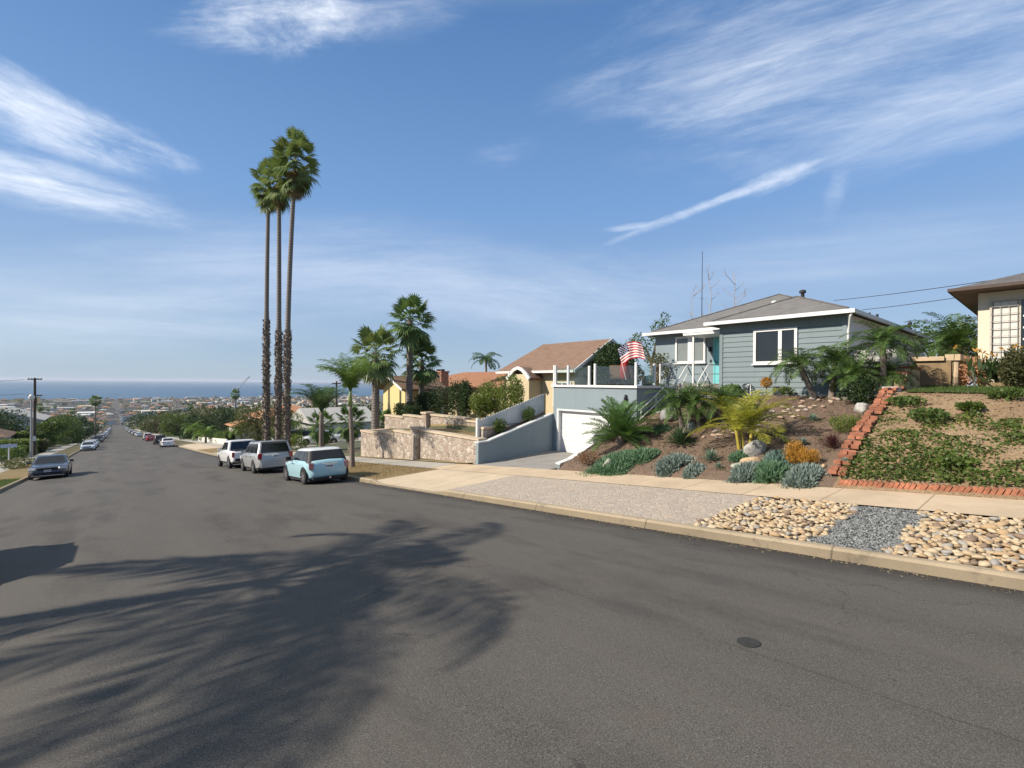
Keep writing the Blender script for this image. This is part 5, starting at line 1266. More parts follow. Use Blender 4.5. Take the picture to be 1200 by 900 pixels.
fan_palm('fan_palm', 'shorter dark fan palm standing just uphill of the tall single fan palm', 18.3, 32.6, H(18.3, 32.6), 6.7, .26, .2, 1.4, 38, LF_FAN, None, 16, (.05, .1), skirt=6, low=-1.0)
feather_palm('queen_palm', 'slim bright green palm in the dry verge right of the pale blue hatchback', 9.35, 23.75, H(9.35, 23.75), 3.2, .13, .09, 2.7, 20, LF_QUEEN, None, 21, (-.1, .1), droop=1.6, el0=1.57, el1=1.3, nl=60, ll=.62, lw=.03, bow=.03, ld=.6, shaft=LF_QUEEN and simple('palm_crownshaft', (.20, .25, .09), .6, .15, 5))
feather_palm('queen_palm', 'slim bluish palm in the verge behind the roof of the pale blue hatchback', 9.2, 28.1, H(9.2, 28.1), 3.0, .15, .11, 2.4, 20, LF_BLUEQ, None, 22, (0, 0), droop=1.5, el0=1.57, el1=1.0, nl=56, ll=.6, lw=.032, ld=.45)
feather_palm('queen_palm', 'feathery palm against the sky left of the brown shingle roof', 35, 46, H(35, 46), 8.4, .20, .13, 2.3, 17, LF_BLUEQ, None, 23, (-.2, .2), droop=2.1, el0=1.35, el1=.1, nl=46, ll=.62, lw=.05, ld=.7)
for k, (x, y, hh, L, lb) in enumerate(((14.2, 36.5, 3.0, 2.0, 'bushy fan palm under the grey fan palm on its downhill side'), (13.0, 39.5, 2.8, 1.9, 'bushy low fan palm behind the slim kerbside palms'), (15.6, 33.6, 2.4, 1.7, 'low bushy fan palm at the corner of the yellow house'))):
    fan_palm('fan_palm', lb, x, y, H(x, y), hh*.8, .2, .18, L*.55, 34, LF_FAN, None, 30+k, skirt=10, low=-1.2)
# a queen palm standing out of the frame on the left verge: its crown throws the shadow on the road
feather_palm('queen_palm', 'large queen palm on the left verge whose crown shades the road', -7.0, 10.6, H(-7.0, 10.6), 6.7, .24, .17, 4.5, 10, LF_QUEEN, None, 8, (0, 0), droop=1.75, el0=1.2, el1=-.05, nl=100, ll=.8, lw=.055, ld=.8, extra=((-1.86, .72, 1.35), (-1.98, .6, 1.36), (-1.74, .55, 1.3), (-.2, .45, 1.0), (-1.0, .45, .85), (-.8, .3, .85)))

# garden
x, y, z = g(727, 520); feather_palm('cycad', 'stiff green cycad at the garden corner in front of the garage door', x, y, z, .30, .17, .16, 1.55, 46, LF_SAGE, None, 41, droop=.5, el0=1.5, el1=-.2, nl=46, ll=.36, lw=.032, cat='cycad', ld=.12, vang=.55)
x, y, z = g(822, 500); feather_palm('date_palm', 'low pygmy date palm clump at the foot of the front steps', x, y, z, .75, .10, .09, 1.45, 96, LF_PYG, None, 42, droop=1.7, el0=1.35, el1=.1, nl=44, ll=.28, lw=.02, cat='palm tree', multi=[(0, 0, .8, (-.2, .2)), (.3, -.35, .75, (.1, -.3)), (-.2, .55, .65, (0, .25))], ld=.4)
x, y, z = g(872, 524); feather_palm('golden_palm', 'yellow golden cane palm with several yellow stems in the mulch garden', x, y, z, .95, .05, .045, 1.55, 27, LF_GOLD, None, 43, droop=1.15, el0=1.45, el1=.0, nl=46, ll=.40, lw=.024, cat='palm tree', bark=simple('golden_cane', (.42, .34, .06), .5, .15, 5), multi=[(0, 0, .6, (-.06, .08)), (.09, -.08, .65, (.06, -.10)), (-.08, .08, .5, (-.15, .05))], ld=.35)
def pyg(label, px, py, stems, nf, L, seed, z=None, y=None, x=None):
    x = 18.45; y = YatX(px, x); z = lotZ(x, y)
    feather_palm('date_palm', label, x, y, z, 1, .10, .085, L, nf, LF_PYG, None, seed, droop=1.75, el0=1.35, el1=-.05, nl=46, ll=.30, lw=.02, multi=stems, ld=.45)
pyg('twin trunked pygmy date palm in front of the lap siding by the downspout', 966, 462, [(-.1, .15, 1.15, (-.25, .5)), (.1, -.15, 1.35, (.15, -.1))], 56, 1.15, 44)
pyg('taller pygmy date palm beside the white board fence', 1036, 466, [(0, 0, 1.75, (.05, .05))], 34, 1.25, 45)
pyg('pair of short pygmy date palms at the left of the tall pygmy palm', 1014, 470, [(-.1, .1, .75, (-.1, .2)), (.25, -.3, .8, (.1, -.15))], 42, .95, 46)
feather_palm('date_palm', 'dense date palm behind the timber gate between the two houses', 25.6, 2.9, 1.9, 2.0, .2, .16, 1.9, 44, LF_PYG, None, 47, droop=1.5, el0=1.4, el1=-.1, nl=46, ll=.42, lw=.03, ld=.4)
x, y, z = g(1008, 474); shrub('shrub', 'dark leafy shrub under the short pygmy date palms', x, y, .5, .5, .9, LF_DARK, 1500, .09, seed=48, z=z)
def sp(name, label, px, py, r, n, mat, seed, **k):
    x, y, z = g(px, py); return spikes(name, label, x, y, r, n, mat, seed=seed, z=z, **k)
sp('yucca', 'dark green spiky yucca in the mulch right of the cycad', 797, 522, .72, 120, LF_YUCCA, 51, w=.03)
sp('agave', 'grey green agave rosette in the mulch below the yucca', 833, 541, .38, 46, LF_AGAVE, 52, w=.026)
sp('agave', 'small agave just below the grey green agave', 842, 550, .18, 30, LF_AGAVE, 53, w=.016)
sp('ornamental_grass', 'maroon fountain grass beside the brick border', 975, 527, .52, 170, LF_RED, 54, w=.007, el1=.35, bend=.5)
sp('agave', 'small dark agave in the middle of the bare mulch below the lap siding', 953, 494, .26, 36, LF_AGAVE, 55, w=.02)
for i, (px, py, r, lb) in enumerate(((918, 520, .22, 'small grey succulent left of the orange shrub'), (941, 522, .2, 'small grey succulent above the orange shrub'), (951, 467, .2, 'small succulent among the creek stones near the wall'), (990, 545, .16, 'tiny succulent at the brick border foot'))):
    sp('succulent', lb, px, py, r, 40, LF_BLUE2, 60+i, w=.022, el1=.3)
def stk(label, px, py, rx, ry, h, mat, n, seed, name='groundcover'):
    x, y, z = g(px, py); sticks(name, label, x, y, rx, ry, h, mat, n, None, seed)
stk('large seagreen groundcover mat at the garden corner under the cycad', 722, 543, 1.05, .75, .30, LF_GREEN2, 3400, 71)
stk('seagreen groundcover patch uphill of the large corner mat', 752, 536, .55, .55, .28, LF_GREEN2, 1300, 72)
stk('greyish blue groundcover mound right of the corner mat', 788, 545, .62, .42, .30, LF_BLUE2, 1700, 73)
stk('small grey groundcover tuft below the greyish blue mound', 812, 553, .36, .25, .2, LF_BLUE2, 600, 74)
stk('greyish blue groundcover mound in front of the boulders', 875, 556, .52, .33, .3, LF_BLUE2, 1400, 75)
stk('seagreen groundcover mound between the boulders and orange shrub', 903, 556, .42, .36, .34, LF_GREEN2, 1200, 76)
stk('blue groundcover behind the seagreen mound beside the orange shrub', 913, 543, .34, .34, .34, LF_BLUE, 1000, 77)
stk('wide greyish blue groundcover mound next to the sidewalk under the orange shrub', 941, 562, .60, .33, .30, LF_BLUE2, 1800, 78)
stk('small green groundcover tuft left of the orange boulder', 866, 537, .32, .26, .2, LF_GREEN2, 600, 79)
stk('small green groundcover tuft by the tan boulder above the yucca', 775, 505, .3, .3, .25, LF_GREEN2, 600, 80)
x, y, z = g(690, 545); shrub('shrub', 'rusty brown twiggy shrub at the driveway edge', x, y, .35, .45, .55, LF_BROWN, 900, .06, seed=81, z=z)
for i, (px, py, rx, h, lb) in enumerate(((931, 545, .22, .62, 'taller orange pencil shrub by the sidewalk'), (946, 546, .28, .45, 'shorter bushy orange shrub right of the taller one'))):
    x, y, z = g(px, py); shrub('shrub', lb, x, y, rx, rx, h, LF_ORANGE, 1500, .09, seed=82+i, z=z, width=.14, up=1.6)
x, y, z = g(992, 507); shrub('shrub', 'light green ball shrub beside the brick border', x, y, .42, .42, .5, LF_LIGHT, 1800, .07, seed=85, z=z, width=.25, up=1.0)
x, y, z = 18.95, 7.4, lotZ(18.95, 7.4); ot = thing('topiary', 'orange ball topiary on a thin stem against the blue siding', 'topiary', (x, y, z)); MB().tube([(0, 0, -.1), (0, 0, .42)], .02, 6).build('stem', WOOD, ot)
quads('ball', blob_leaves(np.random.default_rng(9), [((0, 0, .5), (.17, .17, .17))], 700, .07, .03), LF_ORANGE, ot)
shrub('shrub', 'small flowering shrub at the siding right of the orange topiary', 19.1, 6.75, .25, .25, .38, LF_MID, 500, .07, seed=87)
shrub('shrub', 'leafy shrub at the left of the front door landing', 19.3, 8.9, .5, .5, .65, LF_PYG, 900, .12, seed=88)
x, y, z = 20.6, 12.9, ZD+.06; tree('small_tree', 'slender leafy shrub climbing the blue wall left of the window', 20.8, 13.3, ZD, 1.9, .75, LF_OLIVE, 900, .10, seed=89, nb=7, cz=.5)
# garden tap with hose
gt = thing('garden_tap', 'white garden tap post with a coiled black hose by the siding', 'tap', (19.1, 8.05, lotZ(19.1, 8.05)))
MB().tube([(0, 0, -.1), (0, 0, .5), (0, .12, .5)], .02, 8).build('post', WHITEP, gt); h = MB(); h.tube([(.02+.01*k, .2+.14*math.cos(k*.6), .42+.12*math.sin(k*.6)) for k in range(32)], .016, 6); h.build('hose', TRIM, gt)
# boulders
RKM = [simple('boulder_white', (.42, .41, .38), .85, .45, 5, bmp=.4), simple('boulder_orange', (.50, .35, .21), .85, .35, 6, bmp=.4), simple('boulder_grey', (.27, .27, .27), .85, .35, 5, bmp=.4), simple('boulder_sage', (.36, .37, .29), .85, .25, 5, bmp=.4)]
def boulder(label, px, py, sx, sy, sz, mi, seed, rz=0):
    x, y, z = g(px, py); me = rock_mesh('boulder', seed, RKM[mi], 1.0); o = bpy.data.objects.new('boulder', me); COL.objects.link(o)
    o.location = (x, y, z+sz*.35); o.scale = (sx, sy, sz); o.rotation_euler = (0, 0, rz); return tag(o, label, 'boulder')
boulder('pale grey pointed boulder right of the golden palm', 884, 532, .32, .2, .36, 0, 1, -.6)
boulder('orange tan boulder in front of the pale grey pointed one', 881, 546, .32, .24, .22, 1, 2, -.5)
boulder('flat sage boulder left of the orange tan one', 870, 549, .34, .2, .12, 3, 3, -.6)
boulder('white boulder above the yucca beside the pygmy palm clump', 811, 503, .26, .2, .2, 0, 4, .4)
boulder('tan boulder at the foot of the steps railing', 769, 502, .45, .3, .34, 1, 5, -.5)
boulder('grey boulder leaning by the stair side', 783, 492, .25, .6, .4, 2, 12, -1.0)
boulder('large grey boulder left of the cycad at the driveway', 706, 516, .42, .3, .36, 2, 6, -.5)
boulder('sage boulder in the corner groundcover mat', 713, 548, .26, .2, .22, 3, 7)
boulder('low dome of pale grey rock beside the brick border', 1010, 482, .30, .26, .2, 0, 8)
boulder('small pink stone at the lower end of the brick border', 966, 548, .14, .1, .08, 1, 9)
# dry creek stones: a band of stones one can count
CRM = [simple('creek_pink', (.40, .28, .21), .9, .3, 7, bmp=.4), simple('creek_cream', (.52, .43, .33), .9, .3, 7, bmp=.4), simple('creek_grey', (.34, .29, .26), .9, .3, 7, bmp=.4)]
CRN = ['pinkish', 'cream', 'greyish']
cme = [[rock_mesh('creek_stone', 40+i*3+j, CRM[i], .6, 2) for j in range(3)] for i in range(3)]
path = [(828, 508), (850, 505), (880, 498), (905, 491), (925, 482), (945, 474), (965, 469), (988, 467)]
wp = [Vector(g(*p)) for p in path]; rg = random.Random(21); pts = []
for a, b in zip(wp[:-1], wp[1:]):
    n = int((b-a).length*16)
    for k in range(n):
        p = a.lerp(b, rg.random()); sd = Vector((rg.gauss(0, .33), rg.gauss(0, .33), 0)); q = p+sd; s = rg.uniform(.06, .145)
        if all((q.x-o[0])**2+(q.y-o[1])**2 > (s*.75+o[2]*.75)**2 for o in pts): pts.append((q.x, q.y, s))
for (x, y, s) in pts:
    i = rg.choice([0, 0, 1, 1, 2]); o = bpy.data.objects.new('creek_stone', cme[i][rg.randrange(3)]); COL.objects.link(o)
    o.location = (x, y, lotZ(x, y)+s*.25); o.scale = (s*rg.uniform(.85, 1.3), s, s*rg.uniform(.7, 1.0)); o.rotation_euler = (rg.uniform(-.3, .3), rg.uniform(-.3, .3), rg.uniform(0, 6.28))
    tag(o, CRN[i]+' stone in the dry creek bed across the mulch garden', 'stone', 'stones of the dry creek bed')
# parkway cobbles and slate gravel
RBM = [simple('cobble_tan', (.48, .37, .235), .8, .35, 9, bmp=.25), simple('cobble_cream', (.52, .42, .28), .8, .35, 9, bmp=.25), simple('cobble_grey', (.33, .31, .28), .8, .3, 9, bmp=.25), simple('cobble_ochre', (.43, .30, .17), .8, .3, 9, bmp=.25), simple('cobble_brown', (.24, .17, .12), .8, .3, 9, bmp=.25)]
RBN = ['tan', 'cream', 'grey', 'ochre', 'dark brown']
rme = [[rock_mesh('river_cobble', 80+i*4+j, RBM[i], .62, 2, .22) for j in range(4)] for i in range(5)]
rg = random.Random(5); cob = []
def inbed(x, y):
    w = .05*math.sin(x*5)+.04*math.sin(x*11+1)
    return (2.42+w < y < 4.22+w*.5) or (-3.2 < y < 1.52+w)
cell = {}
for k in range(40000):
    x, y = rg.uniform(XKI+.06, XW0-.06), rg.uniform(-3, 4.3)
    if not inbed(x, y): continue
    s = rg.uniform(.034, .068) if rg.random() < .85 else rg.uniform(.068, .095); ci, cj = int(x/.25), int(y/.25+40); ok = True
    for di in (-1, 0, 1):
        for dj in (-1, 0, 1):
            for (a, b, c) in cell.get((ci+di, cj+dj), ()):
                if (x-a)**2+(y-b)**2 < ((s+c)*.70)**2: ok = False
    if ok: cell.setdefault((ci, cj), []).append((x, y, s)); cob.append((x, y, s))
def shown(c):
    d = Vector((c[0], c[1], parkZ(c[0], c[1])))-CAM; zc = d.dot(FWD); px = 600+FPX*d.dot(RIGHT)/zc
    return (c[2]/zc) if (zc > 0 and -5 < px < 1203) else 0
cob.sort(key=lambda c: -shown(c)); rest = MB(); restm = []
for n_, (x, y, s) in enumerate(cob):
    i = rg.choices(range(5), [5, 4, 1.4, 3.4, 1.2])[0]; sc_ = (s*rg.uniform(.95, 1.4), s, s*rg.uniform(.7, 1.1)); rt = (rg.uniform(-.35, .35), rg.uniform(-.35, .35), rg.uniform(0, 6.28)); lo = Vector((x, y, parkZ(x, y)-.05+s*.35+rg.uniform(0, .045)))
    me = rme[i][rg.randrange(4)]
    if n_ < 300:
        o = bpy.data.objects.new('river_cobble', me); COL.objects.link(o); o.location = lo; o.scale = sc_; o.rotation_euler = rt
        tag(o, 'rounded '+RBN[i]+' river cobble lying in the kerbside rock bed', 'stone', 'river cobbles in the kerbside rock bed')
    else:
        Mx = Matrix.Translation(lo) @ Matrix.Rotation(rt[2], 4, 'Z') @ Matrix.Rotation(rt[0], 4, 'X') @ Matrix.Diagonal((*sc_, 1))
        rest.mi = i; rest.add([Mx @ v.co for v in me.vertices], [tuple(p.vertices) for p in me.polygons])
tag(rest.build('river_cobbles', RBM, None, smooth=True), 'smaller and farther river cobbles of the kerbside rock bed', 'stones', kind='stuff')
GRAVEL = simple('slate_chip', (.255, .265, .262), .8, .5, 14)
rng = np.random.default_rng(6); n = 14000; gx = rng.uniform(XKI+.03, XW0-.03, n); gy = rng.uniform(1.42, 2.52, n)
keepm = [(1.50+.05*math.sin(a*5)+.04*math.sin(a*11+1) < b < 2.44+.05*math.sin(a*5)+.04*math.sin(a*11+1)) for a, b in zip(gx, gy)]
gx, gy = gx[keepm], gy[keepm]; P = np.stack([gx, gy, [parkZ(a, b)-.02 for a, b in zip(gx, gy)]], 1)+rng.normal(size=(len(gx), 3))*[0, 0, .006]
D = unit(rng.normal(size=P.shape)*[1, 1, .35]); gr = quads('slate_gravel', leaf_quads(P-D*.012, D, rng.uniform(.02, .05, len(P)), rng.uniform(.02, .04, len(P)), rng), GRAVEL)
tag(gr, 'blue grey slate gravel strip between the two cobble beds', 'gravel', kind='stuff')
patch('gravel_bed', PXS, frange(1.40, 2.5, .2), lambda X, Y: parkZ(X, Y)-.025, M['gravelbed'])
# mulch chips
rng = np.random.default_rng(8); n = 15000; mx = rng.uniform(12.3, 19.3, n); my = rng.uniform(3.7, 12.0, n)
P = np.array([(a, b, lotZ(a, b)+.008) for a, b in zip(mx, my)]); D = unit(rng.normal(size=P.shape)*[1, 1, .3])
MCH = leafmat('mulch_chip', (.11, .075, .055), (.27, .19, .14), (.36, .28, .21), 0.0, .95, 3)
tag(quads('mulch_chips', leaf_quads(P, D, rng.uniform(.03, .09, n), rng.uniform(.012, .035, n), rng), MCH), 'brown bark chips scattered over the mulch garden', 'mulch', kind='stuff')
# ivy on the bank
rng = np.random.default_rng(12); n = 62000; ix = rng.uniform(12.42, 17.6, n); iy = rng.uniform(-9, 3.28, n)
from mathutils import noise as mn
def ivyd(a, b):
    d = mn.noise(Vector((a*.75, b*.75, 3)))+.55*mn.noise(Vector((a*2.2, b*2.2, 7)))
    return 1.1*d+.60-.31*(a-12.4)+.11*max(-2.5, (b-1.8))
kk = np.array([ivyd(a, b) > rng.normal()*.26+.08 for a, b in zip(ix, iy)]); ix, iy = ix[kk], iy[kk]
P = np.array([(a, b, upperZ(a, b)) for a, b in zip(ix, iy)]); hgt = np.array([max(0, ivyd(a, b)) for a, b in zip(ix, iy)])
P[:, 2] += rng.uniform(0, .16, len(P))*np.minimum(1, hgt*1.6)+.01
D = unit(rng.normal(size=P.shape)*[1, 1, .4]+[-.2, 0, .3]); s = rng.uniform(.035, .09, len(P))
tag(quads('ivy', leaf_quads(P-D*s[:, None]*.5, D, s, s*.85, rng), LF_IVY), 'patchy green ivy creeping over the dry bank above the brick edging', 'ivy', kind='stuff')
for i, (px, py, rx, h, lb) in enumerate(((1088, 494, .55, .4, 'dark leafy clump in the middle of the ivy bank'), (1062, 476, .5, .32, 'low leafy clump near the top of the ivy bank by the brick border'), (1136, 481, .3, .22, 'small leafy clump on the upper bank between two larger clumps'), (1176, 468, .45, .32, 'broad leafy clump at the top of the bank near the lawn'), (1120, 545, .5, .22, 'low bright clump in the lower ivy bank'))):
    x, y, z = g(px, py); shrub('ground_plant', lb, x, y, rx*.85, rx*.85, h*.8, LF_MID if i < 4 and i != 2 else LF_IVY, 420, .085, seed=90+i, z=z, width=.8, cat='plant')
# grass blades: lawn and dry verge
def blades(name, label, x0, x1, y0, y1, n, mat, h, Hf, seed):
    rng = np.random.default_rng(seed); gx = rng.uniform(x0, x1, n); gy = rng.uniform(y0, y1, n); P = np.array([(a, b, Hf(a, b)) for a, b in zip(gx, gy)])
    D = unit(rng.normal(size=P.shape)*.45+[0, 0, 1.]); return tag(quads(name, leaf_quads(P, D, rng.uniform(.5, 1.2, n)*h, .012, rng), mat), label, 'grass', kind='stuff')
LF_GRASS = leafmat('lawn_blade', (.05, .09, .02), (.10, .15, .04), (.2, .19, .08), .3); LF_STRAW = leafmat('straw_blade', (.22, .155, .075), (.36, .27, .15), (.20, .20, .08), .2)
blades('lawn_grass', 'green grass of the small upper lawn before the cream house', 17.25, 20.4, -6, 3.0, 16000, LF_GRASS, .075, lambda a, b: upperZ(a, b)+.03, 31)
blades('dry_grass', 'straw coloured dry grass of the verge beside the pale blue hatchback', XKI+.05, XW0, 17.4, 31.8, 16000, LF_STRAW, .06, parkZ, 32)
blades('lawn_grass', 'green grass of the left verge behind the dark grey sedan', XV0, XLI-.05, 30, 42, 6000, LF_GRASS, .09, H, 33)
# right side: bird of paradise and round bush before the cream house
x, y = 20.75, 1.25; bp = thing('bird_of_paradise', 'dark bird of paradise clump with orange flowers at the cream house corner', 'plant', (x, y, upperZ(x, y)))
rng = np.random.default_rng(55); nL = 240; P = np.stack([rng.normal(0, .32, nL), rng.normal(-.1, .42, nL), rng.uniform(.1, .5, nL)], 1); D = unit(np.stack([rng.normal(0, .4, nL), rng.normal(0, .4, nL), np.ones(nL)], 1))
quads('leaves', leaf_quads(P, D, rng.uniform(.3, .65, nL), .11, rng), LF_DARK, bp)
stq = []
for k in range(16):
    b = np.array([rng.normal(0, .3), rng.normal(-.1, .45), 0]); tp = b+np.array([rng.normal(0, .12), rng.normal(0, .15), rng.uniform(.85, 1.2)]); stq.append(strip(np.array([b, tp]), .012, .01))
    quads('flower', np.concatenate([leaf_quads(tp[None], unit(np.array([[rng.normal(0, .5), rng.normal(0, .6), .6]])), .17, .05, rng) for j in range(4)]), LF_ORANGE, bp)
quads('stem', np.concatenate(stq), LF_MID, bp)
shrub('shrub', 'pale orange flowering shrub at the gate end of the cream house', 21.1, 2.0, .35, .35, .95, leafmat('peach_flower', (.5, .25, .13), (.6, .36, .22), None, .2), 600, .12, seed=101)
shrub('shrub', 'large round bush tinged red in front of the cream house window', 19.75, .78, .7, .6, 1.25, leafmat('photinia_leaf', (.035, .05, .016), (.10, .095, .04), (.2, .08, .05), .25), 4500, .09, seed=102)
# planting along the driveway wall and the tan house
for i, (px, x, lb) in enumerate(((597, 13.9, 'lower rose bush between the white picket fence and driveway wall'), (625, 15.8, 'upper rose bush between the white picket fence and driveway wall'))):
    zz = lerp(-.5, .58, (x-12.9)/4.1); shrub('rose_bush', lb, x, 17.36, .42, .25, .78, LF_MID, 900, .085, seed=110+i, z=zz, cat='rose bush')
zt = H(16, 24)
for i, (x, y, rx, ry, h, mt, lb) in enumerate(((18.0, 23.4, .85, 1.0, 2.35, LF_LIGHT, 'tall clipped green hedge bush left of the arched entry'), (17.9, 21.4, .85, .95, 2.6, LF_LIGHT, 'tall clipped green hedge bush right of the arched entry'), (17.0, 22.9, .75, .9, 1.7, LF_LIGHT, 'lighter green leafy bush in front of the clipped hedge bushes'), (17.3, 25.0, .5, .55, 2.6, LF_DARK, 'narrow dark cypress beside the light green bush'), (17.6, 26.3, .9, 1.0, 2.7, LF_DARK, 'dark bushy juniper next to the narrow cypress'), (17.6, 28.2, 1.05, 1.15, 2.6, LF_DARK, 'broad dark juniper with pale flowers in the hedge row'), (17.4, 30.2, .9, 1.0, 2.35, LF_DARK, 'dark juniper at the lower end of the hedge row'), (15.6, 30.0, .85, .9, 1.35, LF_DARK, 'low dark bush above the stone wall under the tall fan palm'), (15.4, 28.6, .75, .8, 1.1, LF_DARK, 'smaller dark bush on the stone wall bank'))):
    shrub('hedge_bush', lb, x, y, rx, ry, h, mt, 3200, .13, seed=120+i, z=H(x, y), cat='bush', nb=12)
tree('tree', 'round dark green tree behind the deck against the sage gable', 23.4, 18.05, 1.0, 3.7, 1.6, LF_DARK, 9000, .15, seed=140, blobs=[((0, 0, 2.3), (1.15, 1.25, 1.3)), ((-.5, .5, 1.7), (.8, .9, .9)), ((.4, -.7, 1.7), (.8, .8, .9)), ((0, .2, 3.0), (.7, .8, .6))])
tree('tree', 'loose leafy tree rising behind the left end of the blue house', 28.5, 18.6, 1.8, 5.3, .95, LF_MID, 1500, .16, seed=141, blobs=[((0, 0, 2.6), (.6, .6, 1.2)), ((.3, -.3, 4.0), (.45, .5, .9)), ((-.4, .9, 3.3), (.45, .5, .7)), ((.5, -.6, 4.9), (.28, .3, .45)), ((0, 1.6, 2.9), (.6, .7, .8))])
tree('tree', 'dark treetop showing above the grey roof of the blue house', 37.5, 20.3, 1.8, 5.9, 1.9, LF_MID, 2200, .2, seed=142)
tree('tree', 'leafy tree behind the far end of the blue house roof', 39, 5.3, 2, 4.6, 2.0, LF_PYG, 2200, .2, seed=143)
tree('tree', 'olive tree behind the timber gate', 32.5, 2.6, 2, 3.6, 2.0, LF_OLIVE, 2000, .16, seed=144)
# bare pale trees and a mast behind the blue house
def baretree(label, x, y, h, seed):
    rg = random.Random(seed); t = thing('bare_tree', label, 'tree', (x, y, 1.8)); m = MB()
    pth = [(rg.uniform(-.06, .06)*i*.35, rg.uniform(-.06, .06)*i*.35, h*i/8) for i in range(9)]; m.tube(pth, [.075*(1-i/9.5) for i in range(9)], 6); m.build('trunk', PALEWOOD, t)
    b = MB()
    for k in range(11):
        f = rg.uniform(.42, .97); i = int(f*8); p = Vector(pth[i]).lerp(Vector(pth[min(8, i+1)]), f*8-i); a = rg.uniform(0, 6.28); L = rg.uniform(.5, 1.7)
        q = p+Vector((math.cos(a)*L*.6, math.sin(a)*L*.6, L*.45)); r = q+Vector((math.cos(a+.5)*L*.3, math.sin(a+.5)*L*.3, L*.35)); b.tube([p, q, r], [.022, .014, .006], 5)
        b.tube([q, q+Vector((math.cos(a-.9)*L*.3, math.sin(a-.9)*L*.3, L*.3))], [.012, .005], 4)
    b.build('branch', PALEWOOD, t)
baretree('tallest bare pale tree standing behind the blue house next to the dark mast', 38.0, 19.4, 10.4, 1); baretree('bare pale tree left of the dark mast behind the blue house', 38.5, 21.2, 8.8, 2); baretree('bare pale tree with side branches right of the others behind the blue house', 38.0, 17.4, 9.8, 3)
ms = thing('antenna_mast', 'thin dark antenna mast among the bare pale trees', 'mast', (37, 19.55, 1.8)); MB().tube([(0, 0, 0), (0, 0, 11.4)], [.045, .02], 8).build('mast', TRIM, ms); MB().tube([(-.4, 0, 7.5), (.4, 0, 7.5)], .012, 6).build('crossbar', TRIM, ms)
# overhead cables from the blue house to the cream house and beyond
def cable(label, a, b, sag, r=.014):
    pts = [Vector(a).lerp(Vector(b), i/24)-Vector((0, 0, sag*4*(i/24)*(1-i/24))) for i in range(25)]
    m = MB(); m.tube(pts, r, 6); return tag(m.build('overhead_cable', TRIM, None, origin=pts[0]), label, 'cable')
cable('upper overhead cable running from the blue house roof to the cream house eave', (29, 8.0, 6.7), (24, -2, 6.3), .12)
cable('lower overhead cable behind the gate between the two houses', (31, 5.0, 4.9), (31, -4, 4.6), .1)
cable('second cable close under the upper one at the blue house roof', (30, 7.0, 6.2), (24.2, -2, 6.1), .15)
# valve cover in the road
x, y = 4.28, 1.80; vc = thing('valve_cover', 'small dark round iron valve cover set in the asphalt', 'cover', (x, y, roadZ(x, y)))
IRON = simple('cast_iron', (.035, .034, .032), .8, .3, 20, bmp=.5); MB().lathe([(.095, .002), (.095, .006), (.078, .007)], 24).build('rim', IRON, vc); MB().lathe([(.075, .001), (.075, .005), (.02, .006)], 20).build('lid', IRON, vc)
for o in vc.children: o.rotation_euler = (-.1, 0, 0)

for i, (x, y, h, r, lb) in enumerate(((-15, 13.5, 5.6, 3.0, 'broad street tree across the road mirrored in the blue house window'), (-17, 20.5, 6.4, 3.4, 'taller tree across the road beside the broad street tree'), (-18, 5, 5.2, 3.0, 'dark tree across the road behind the photographer'))):
    tree('tree', lb, x, y, H(x, y), h, r, LF_DARK, 2600, .3, seed=400+i, cz=.35, nb=11)
# dry litter on the bank
rng = np.random.default_rng(14); n = 7000; lx = rng.uniform(12.5, 17.4, n); ly = rng.uniform(-8, 3.2, n)
P = np.array([(a, b, upperZ(a, b)+.012) for a, b in zip(lx, ly)]); D = unit(rng.normal(size=P.shape)*[1, 1, .35])
tag(quads('leaf_litter', leaf_quads(P, D, rng.uniform(.04, .16, n), rng.uniform(.012, .04, n), rng), leafmat('dry_litter', (.16, .10, .07), (.34, .24, .16), (.42, .32, .22), 0, .95, 2)), 'brown leaf litter and twigs on the bare patches of the bank', 'leaf litter', kind='stuff')

# small weeds and fallen fronds in the mulch
rng = np.random.default_rng(19); Q = []
for k in range(150):
    a, b = rng.uniform(12.4, 18.8), rng.uniform(3.8, 11.8); n = rng.integers(6, 22); P = np.array([a, b, lotZ(a, b)])+rng.normal(size=(n, 3))*[.05, .05, 0]; D = unit(rng.normal(size=(n, 3))*.7+[0, 0, .8]); Q.append(leaf_quads(P, D, rng.uniform(.03, .13, n), .014, rng))
tag(quads('garden_weeds', np.concatenate(Q), LF_OLIVE), 'small weeds and seedlings scattered in the mulch garden', 'weeds', kind='stuff')

# grit and leaves washed into the gutter
rng = np.random.default_rng(23); n = 2600; gy = rng.uniform(-6, 30, n); gx = XK-.015-np.abs(rng.normal(0, .10, n)); P = np.array([(a, b, roadZ(a, b)+.004) for a, b in zip(gx, gy)]); D = unit(rng.normal(size=(n, 3))*[1, 1, .12])
tag(quads('gutter_grit', leaf_quads(P, D, rng.uniform(.01, .05, n), rng.uniform(.006, .02, n), rng), leafmat('grit', (.10, .08, .06), (.30, .24, .16), None, 0, .95, 2)), 'grit and dead leaves washed along the gutter of the kerb', 'grit', kind='stuff')
